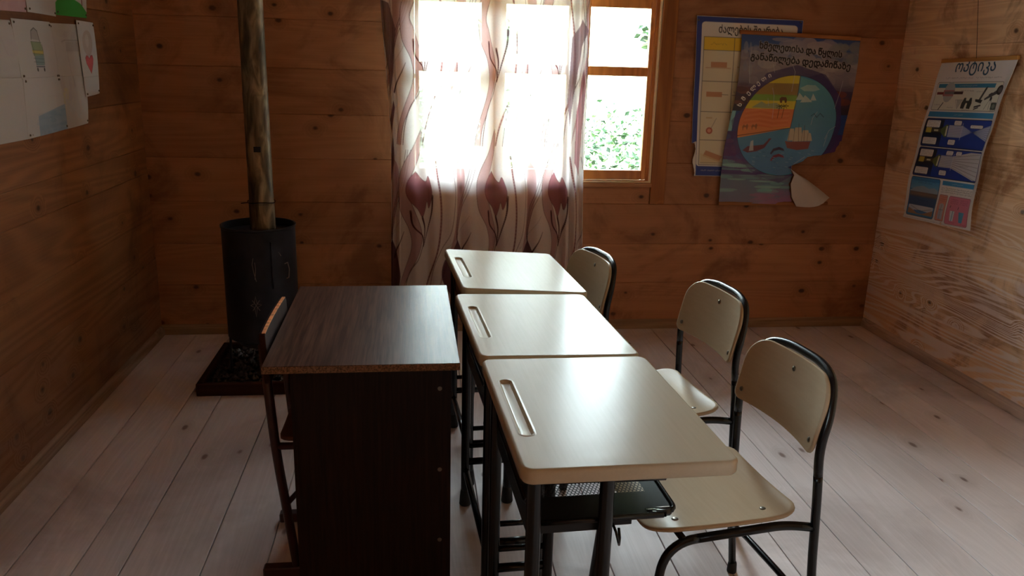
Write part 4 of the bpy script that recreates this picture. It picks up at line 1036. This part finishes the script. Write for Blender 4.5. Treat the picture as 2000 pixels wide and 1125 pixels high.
def poster_optics():
    W2, H2 = 560, 820; c = Canvas(W2, H2, (232, 232, 230)); K = (40, 40, 46); WH = (236, 238, 238)
    c.text('ოპტიკა', .50, .062, .052, 0, (18, 84, 120), bold=.012, fit=.52)
    c.scrib(.14, .50, .100, .010, (50, 70, 80)); c.scrib(.55, .88, .100, .010, (50, 70, 80))
    c.rbox(.05, .125, .93, .295, (228, 230, 216), .02, K, 2); c.rect(.07, .134, .84, .158, (58, 140, 180)); c.scrib(.36, .60, .147, .008, (190, 220, 230))
    c.ell(.24, .185, .075, .062, (172, 180, 178)); c.rect(.07, .184, .16, .2, (120, 50, 44)); c.rect(.16, .172, .31, .21, (170, 50, 44)); c.rect(.18, .180, .44, .198, (60, 26, 26)); c.line([(.2, .25), (.16, .292)], 6, K); c.ell(.24, .185, .075, .062, (200, 210, 210), .25)
    c.poly([(.39, .232), (.47, .232), (.43, .285)], (190, 196, 186)); c.line([(.37, .232), (.47, .230), (.43, .285), (.37, .232)], 1.4, (120, 120, 120)); c.scrib(.08, .17, .262, .008); c.scrib(.28, .36, .278, .008)
    for x in (.50, .58): c.poly([(x-.025, .282), (x-.03, .25), (x-.012, .218), (x+.012, .218), (x+.03, .25), (x+.022, .284)], (46, 48, 46))
    c.rect(.50, .235, .58, .25, (46, 48, 46)); c.scrib(.5, .6, .290, .007)
    c.line([(.735, .165), (.70, .23)], 14, (70, 72, 66)); c.line([(.745, .155), (.735, .175)], 6, K); c.poly([(.64, .225), (.74, .23), (.73, .25), (.65, .24)], (46, 48, 46)); c.line([(.66, .272), (.73, .262)], 8, K); c.line([(.66, .285), (.71, .275)], 6, K)
    c.line([(.765, .225), (.91, .175)], [10, 22], (70, 72, 70)); c.ell(.915, .172, .04, .028, (34, 34, 34)); c.ell(.915, .172, .022, .016, (90, 90, 88)); c.line([(.80, .20), (.83, .19)], 6, K)
    for dx in (-.055, .0, .04): c.line([(.84, .215), (.84+dx, .285)], 2, K)
    c.ell(.84, .222, .014, .012, K); c.rbox(.865, .245, .925, .285, (70, 84, 76), .008, K, 2); c.ell(.895, .266, .018, .013, (120, 130, 120)); c.scrib(.62, .70, .152+.03, .007); c.scrib(.40, .58, .176, .007); c.scrib(.86, .93, .291, .006)
    c.rect(.045, .305, .93, .338, (60, 146, 196)); c.scrib(.42, .54, .322, .010, (190, 220, 240))
    BD = (26, 60, 160)
    def dia(y0, y1, kind):
        h = y1-y0; c.rbox(.045, y0, .94, y1, BD, .02, (20, 24, 50), 4); c.grad(.05, y0+.006, .32, y1-.006, [(24, 34, 60), (14, 22, 44), (24, 44, 110)])
        yc = y0+h*.42; c.rect(.08, yc-.016, .16, yc+.016, (196, 180, 70)); c.rect(.16, yc-.011, .30, yc+.011, (84, 74, 44)); c.rect(.20, yc-.005, .26, yc+.005, (220, 214, 180))
        c.poly([(.30, yc-.012), (.36, yc-.038), (.39, yc-.038), (.39, yc+.038), (.36, yc+.038), (.30, yc+.012)], (96, 110, 50)); c.rect(.365, yc-.03, .385, yc+.03, (214, 222, 200))
        a = .62
        if kind == 0:
            X0, Y0 = .40, yc; fx_ = .70
            c.poly([(.40, yc-.036), (.58, yc-.036), (.58, yc+.036), (.40, yc+.036)], (188, 200, 224)); c.poly([(.58, yc-.036), (.72, yc), (.58, yc+.036)], (170, 186, 222)); c.poly([(.72, yc), (.935, yc-.045), (.935, yc+.05)], (184, 196, 222))
            for i in range(7): q = yc-.03+i*.01; c.line([(.40, q), (.58, q)], 1.2, (50, 60, 110)); c.line([(.72, yc), (.935, yc-.04+i*.0135)], 1.2, (50, 60, 110)); c.line([(.58, q), (.72, yc)], 1, (90, 100, 150))
        else:
            c.poly([(.40, yc-.036), (.58, yc-.036), (.58, yc+.036), (.40, yc+.036)], (196, 204, 218)); c.poly([(.58, yc-.036), (.80, y0+.008), (.93, y0+.008), (.93, y1-.01), (.88, y1-.01), (.58, yc+.036)], (206, 210, 214))
            for i in range(7): q = yc-.03+i*.01; c.line([(.40, q), (.58, q)], 1.2, (50, 50, 60)); c.line([(.58, q), (.92, yc-.06+i*.026)], 1.4, (50, 50, 60))
            c.scrib(.68, .80, yc+.018, .008)
        c.line([(.58, yc-.05), (.58, yc+.05)], 2, (220, 226, 240)); 
        for x0, x1, q0, q1 in ((.07, .27, y0+.010, y0+.056), (.065, .265, y1-.056, y1-.012), (.46, .56, y0+.008, y0+.036), (.43, .53, y1-.05, y1-.018)) + (((.68, .84, y0+.03, y0+.05),) if kind == 0 else ((.60, .68, y0+.008, y0+.034),)):
            c.rbox(x0, q0, x1, q1, WH, .012, K, 2)
            for q in np.arange(q0+.009, q1-.003, .0105): c.scrib(x0+.015, x1-.02, q, .005, K, .7, 1)
    dia(.348, .522, 0); dia(.532, .712, 1)
    c.rbox(.05, .722, .475, .975, (56, 130, 184), .02, (20, 30, 50), 3); c.grad(.058, .745, .468, .80, [(74, 150, 200), (120, 170, 200)])
    c.poly([(.058, .81), (.15, .785), (.25, .775), (.33, .79), (.41, .78), (.468, .80), (.468, .83), (.058, .83)], (150, 170, 184)); c.grad(.058, .818, .468, .85, [(110, 96, 84), (130, 110, 90), (84, 90, 110)]); c.grad(.058, .85, .468, .905, [(64, 92, 130), (60, 84, 120)])
    c.scrib(.1, .42, .745, .008, (24, 44, 90)); c.scrib(.16, .36, .757, .008, (24, 44, 90)); c.scrib(.2, .35, .87, .008, (20, 36, 70))
    c.rbox(.07, .905, .455, .962, (196, 206, 214), .01); c.poly([(.07, .925), (.18, .945), (.28, .953), (.36, .945), (.455, .925), (.455, .962), (.07, .962)], (160, 130, 100)); c.poly([(.15, .938), (.26, .934), (.38, .94), (.30, .956), (.22, .956)], (70, 130, 190)); c.line([(.10, .912), (.26, .94), (.43, .918)], 1.6, K)
    c.rect(.51, .725, .94, .752, (62, 146, 200)); c.scrib(.64, .78, .739, .009, (190, 220, 240))
    for q in (.768, .781, .794): c.scrib(.51, .93, q, .009, K, .8, 1.3)
    c.rbox(.505, .812, .62, .975, (216, 150, 130), .012, (110, 50, 60), 2); c.rbox(.645, .812, .945, .985, (214, 132, 154), .018, (120, 50, 80), 2)
    for q in (.825, .838, .85): c.scrib(.52, .61, q, .007, (150, 30, 30))
    c.ell(.565, .885, .036, .02, (190, 190, 198)); c.rect(.535, .90, .60, .965, (180, 190, 206)); c.line([(.565, .87), (.56, .965)], 1.6, K); c.line([(.53, .905), (.60, .905)], 1.6, K)
    for q in (.83, .842, .853): c.scrib(.68, .78, q, .007, (120, 30, 60)); c.scrib(.81, .91, q, .007, (120, 30, 60))
    c.poly([(.70, .90), (.765, .90), (.755, .962), (.71, .962)], (220, 228, 234)); c.poly([(.82, .90), (.89, .90), (.875, .965), (.835, .965)], (90, 170, 210)); c.line([(.74, .90), (.73, .962)], 4, (60, 130, 180)); c.line([(.69, .88), (.695, .87)], 4, K); c.line([(.80, .885), (.805, .872)], 4, K)
    c.scrib(.70, .78, .972, .006, (120, 30, 60)); c.scrib(.86, .93, .975, .006, (120, 30, 60)); c.scrib(.05, .9, .991, .004, (110, 110, 110), .5)
    yT0, yT1, zT = 4.055, 3.512, 1.570; yB0, yB1 = 4.075, 3.54
    def surf(u, v):
        y = (yT0+(yT1-yT0)*u)*(1-v)+(yB0+(yB1-yB0)*u)*v; z = zT+.016*u-.815*v+.012*u*v
        x = XR-.022-.075*np.sin(v*np.pi*.56)*(1-.15*u)-.018*np.clip((u-.93)/.07, 0, 1)*np.sin(v*np.pi)-.003*np.sin(v*19+u*4); return x, y, z
    keep = lambda u, v: ~((u < .03-.4*(v-.94)) & (v > .955)) & ~((abs(u-.60) < .006) & (v > .985))
    t = thing('optics_chart', 'white school chart about optics with blue ray diagrams on the right wall', 'poster', (XR-.03, 3.78, .76)); inv = Matrix.Translation(-t.location)
    o = sheet('printed_sheet', c, 280, 410, surf, M['print'], None, keep, nrm=(-1, 0, 0)); o.parent = t; o.matrix_parent_inverse = inv
    q = MB().box(-.009, .009, -.275, .275, -.010, .010, .003, rr()).build('top_batten', M['stick_side'], None, rnd=True); q.location = (XR-.018, 3.785, 1.585); q.rotation_euler = (R(-1.6), 0, 0); q.parent = t; q.matrix_parent_inverse = inv
    MB().tube([(-.002, .0, .83), (.012, .10, 1.20), (.024, .12, 1.30)], .0012, 6).build('hanging_string', M['black'], t)
poster_optics()

# ------------------------------------------------------------------ children's drawings on the left wall
def drawings():
    GP = 'paper drawings pinned together on the left wall'
    def paper(name, label, q, art, off, curl=.006, seed=0, W=70, H=52, bg=(196, 198, 200)):
        """q = corners (y,z): top-left (nearer the camera), top-right, bottom-right, bottom-left"""
        c = Canvas(W*6, H*6, bg); art(c)
        def surf(u, v):
            y = (q[0][0]*(1-u)+q[1][0]*u)*(1-v)+(q[3][0]*(1-u)+q[2][0]*u)*v; z = (q[0][1]*(1-u)+q[1][1]*u)*(1-v)+(q[3][1]*(1-u)+q[2][1]*u)*v
            x = XL+off+curl*(np.sin(np.pi*u)*.5+.7*np.sin(v*5+seed)**2*(u*(1-u))*4*.5)+curl*.8*np.clip(u-.8, 0, 1)*5*np.sin(np.pi*v); return x, y, z
        cy, cz = q[3]; t = thing(name, label, 'drawing', (XL+off, cy, cz), 0, GP); inv = Matrix.Translation(-t.location)
        o = sheet('paper', c, W*2, H*2, surf, M['drawing'], None, None, .0006, (1, 0, 0), .68); o.parent = t; o.matrix_parent_inverse = inv
        for (y, z) in (q[0], q[1], q[2], q[3]):
            k = .012; yy = y+(k if y < (q[0][0]+q[1][0])/2 else -k); zz = z+(-k if z > (q[0][1]+q[3][1])/2 else k)
            p = MB(); p.lathe([(.0045, off+.0004+curl*.4), (.0035, off+.003+curl*.4), (0, off+.0042+curl*.4)], (XL, yy, zz), 10, 'x'); p = p.build('thumbtack', M['screw'], None, True); p.parent = t; p.matrix_parent_inverse = inv
    G1 = (150, 150, 150)
    def a_car(c):
        K = (60, 64, 66); c.poly([(.40, .32), (.42, .18), (.50, .13), (.58, .18), (.60, .34)], (160, 160, 164)); c.line([(.39, .33), (.42, .18), (.50, .13), (.58, .18), (.61, .36)], 5, K)
        c.poly([(.36, .36), (.62, .36), (.66, .50), (.64, .60), (.38, .60)], (130, 158, 120)); c.poly([(.36, .50), (.66, .50), (.65, .56), (.37, .56)], (190, 180, 90)); c.poly([(.40, .60), (.64, .58), (.64, .76), (.42, .76)], (120, 150, 156))
        for y in (.36, .50, .56, .64, .70): c.line([(.37, y), (.64, y+.01)], 2.5, (70, 90, 90))
        c.line([(.42, .78), (.64, .78)], 6, (60, 76, 92)); c.ell(.44, .83, .02, .035, K); c.ell(.62, .83, .02, .035, K); c.line([(.39, .36), (.40, .58), (.43, .76)], 3, K); c.line([(.65, .40), (.65, .74)], 3, K)
    def a_grey(c):
        c.blobs(40, .3, .15, .9, .5, [(170, 168, 176), (178, 170, 180)], .1, .06, .2); c.line([(.3, .33), (.4, .30), (.92, .30)], 8, (130, 130, 138), .5); c.rect(.42, .33, .9, .5, (150, 150, 156), .5)
        for x in (.45, .85, .9): c.line([(x, .4), (x+.02, .95)], 10, (168, 162, 170), .4)
    def a_heart(c):
        c.ell(.48, .29, .30, .17, (178, 164, 156), .9); c.ell(.44, .26, .10, .09, (196, 188, 182), .8); c.line([(.5, .45), (.5, .5)], 3, G1)
        P = [(.5, .70), (.28, .56), (.25, .49), (.32, .455), (.42, .465), (.5, .50), (.58, .46), (.70, .455), (.75, .50), (.70, .57)]; c.poly(P, (214, 84, 92)); c.line(P, 3, (150, 60, 60), closed=True); c.line([(.05, .74), (.95, .745)], 2, G1)
    def a_plain(c): c.blobs(20, .6, .2, 1, .9, [(188, 176, 192), (190, 190, 196)], .15, .12, .2); c.line([(.7, .3), (.74, .5), (.8, .7)], 2, G1, .5)
    def a_blank(c): c.line([(.15, .5), (.3, .45)], 2, G1, .4)
    def a_blue(c): c.poly([(.28, .66), (1, .52), (1, 1), (.26, 1)], (120, 158, 190), .85); c.blobs(40, .3, .62, .98, .98, [(104, 144, 182), (140, 172, 198)], .12, .04, .4); c.scrib(.5, .9, .35, .03, G1, .5)
    def a_faint(c): c.blobs(26, .1, 0, .6, .5, [(176, 176, 190), (186, 180, 176)], .06, .16, .3); c.blobs(14, 0, .2, .3, .5, [(210, 206, 120)], .05, .06, .35); c.line([(.52, .0), (.55, .22)], 8, (110, 110, 120), .5); c.blobs(20, .2, .55, .9, .95, [(200, 184, 180), (178, 190, 196)], .12, .1, .3); c.line([(.6, .3), (.66, .7)], 7, (160, 176, 190), .5)
    def a_pink(c): c.rect(0, 0, 1, 1, (196, 150, 156)); c.blobs(40, 0, 0, 1, 1, [(206, 168, 170), (186, 138, 148)], .14, .1, .3)
    def a_house(c):
        c.rect(.0, .0, .97, .93, (196, 192, 188)); 
        for x in (.16, .84): c.line([(x, 0), (x, .78)], 12, (96, 44, 40))
        for x in (.40, .62): c.rect(x, .30, x+.06, .36, (150, 100, 100)); c.line([(x+.03, .2), (x+.03, .6)], 3, (150, 110, 110))
        c.poly([(0, 1), (.02, .80), (.18, .68), (.5, .68), (.8, .76), (1, .9), (1, 1)], (44, 150, 48))
    def a_sketch(c): c.scrib(.25, .7, .55, .05, (120, 120, 126), .6, 2); c.scrib(.3, .8, .7, .04, (130, 130, 136), .5, 2)
    Z1, Z0 = 1.632, 1.412
    paper('child_drawing', 'large blank white sheet with a faint purple smudge at the left photo edge', [(2.80, 1.60), (3.14, 1.607), (3.20, 1.405), (2.84, 1.40)], a_plain, .004, seed=1)
    paper('child_drawing', 'white sheet with a coloured drawing of a striped vehicle on wheels', [(3.142, 1.614), (3.455, 1.615), (3.475, 1.402), (3.165, 1.405)], a_car, .008, seed=2)
    paper('child_drawing', 'white sheet with a faint grey pencil shape beside the vehicle drawing', [(3.45, 1.612), (3.735, 1.618), (3.76, 1.40), (3.47, 1.402)], a_grey, .005, seed=3)
    paper('child_drawing', 'narrow upright sheet with a grey balloon above a red heart', [(3.70, 1.634), (3.883, 1.632), (3.872, 1.332), (3.715, 1.322)], a_heart, .014, seed=4, W=44, H=66)
    paper('child_drawing', 'blank white sheet at the lower left photo edge below the purple smudge', [(2.84, 1.412), (3.20, 1.412), (3.20, 1.195), (2.86, 1.196)], a_blank, .006, seed=5)
    paper('child_drawing', 'white sheet with a block of pale blue colouring along its lower edge', [(3.17, 1.410), (3.475, 1.412), (3.50, 1.206), (3.15, 1.196)], a_blue, .010, seed=6)
    paper('child_drawing', 'white sheet with faint yellow and grey strokes below the grey pencil shape', [(3.465, 1.412), (3.745, 1.412), (3.725, 1.212), (3.485, 1.204)], a_faint, .007, seed=7)
    paper('child_drawing', 'pink coloured sheet at the top left photo edge', [(3.02, 1.86), (3.27, 1.86), (3.275, 1.640), (3.02, 1.634)], a_pink, .005, seed=8)
    paper('child_drawing', 'pale sheet with small pencil marks between the pink sheet and the green hill drawing', [(3.265, 1.86), (3.53, 1.86), (3.52, 1.638), (3.28, 1.642)], a_sketch, .008, seed=9)
    paper('child_drawing', 'drawing of brown posts standing on a bright green hill', [(3.515, 1.88), (3.86, 1.88), (3.84, 1.648), (3.53, 1.645)], a_house, .006, seed=10)
drawings()
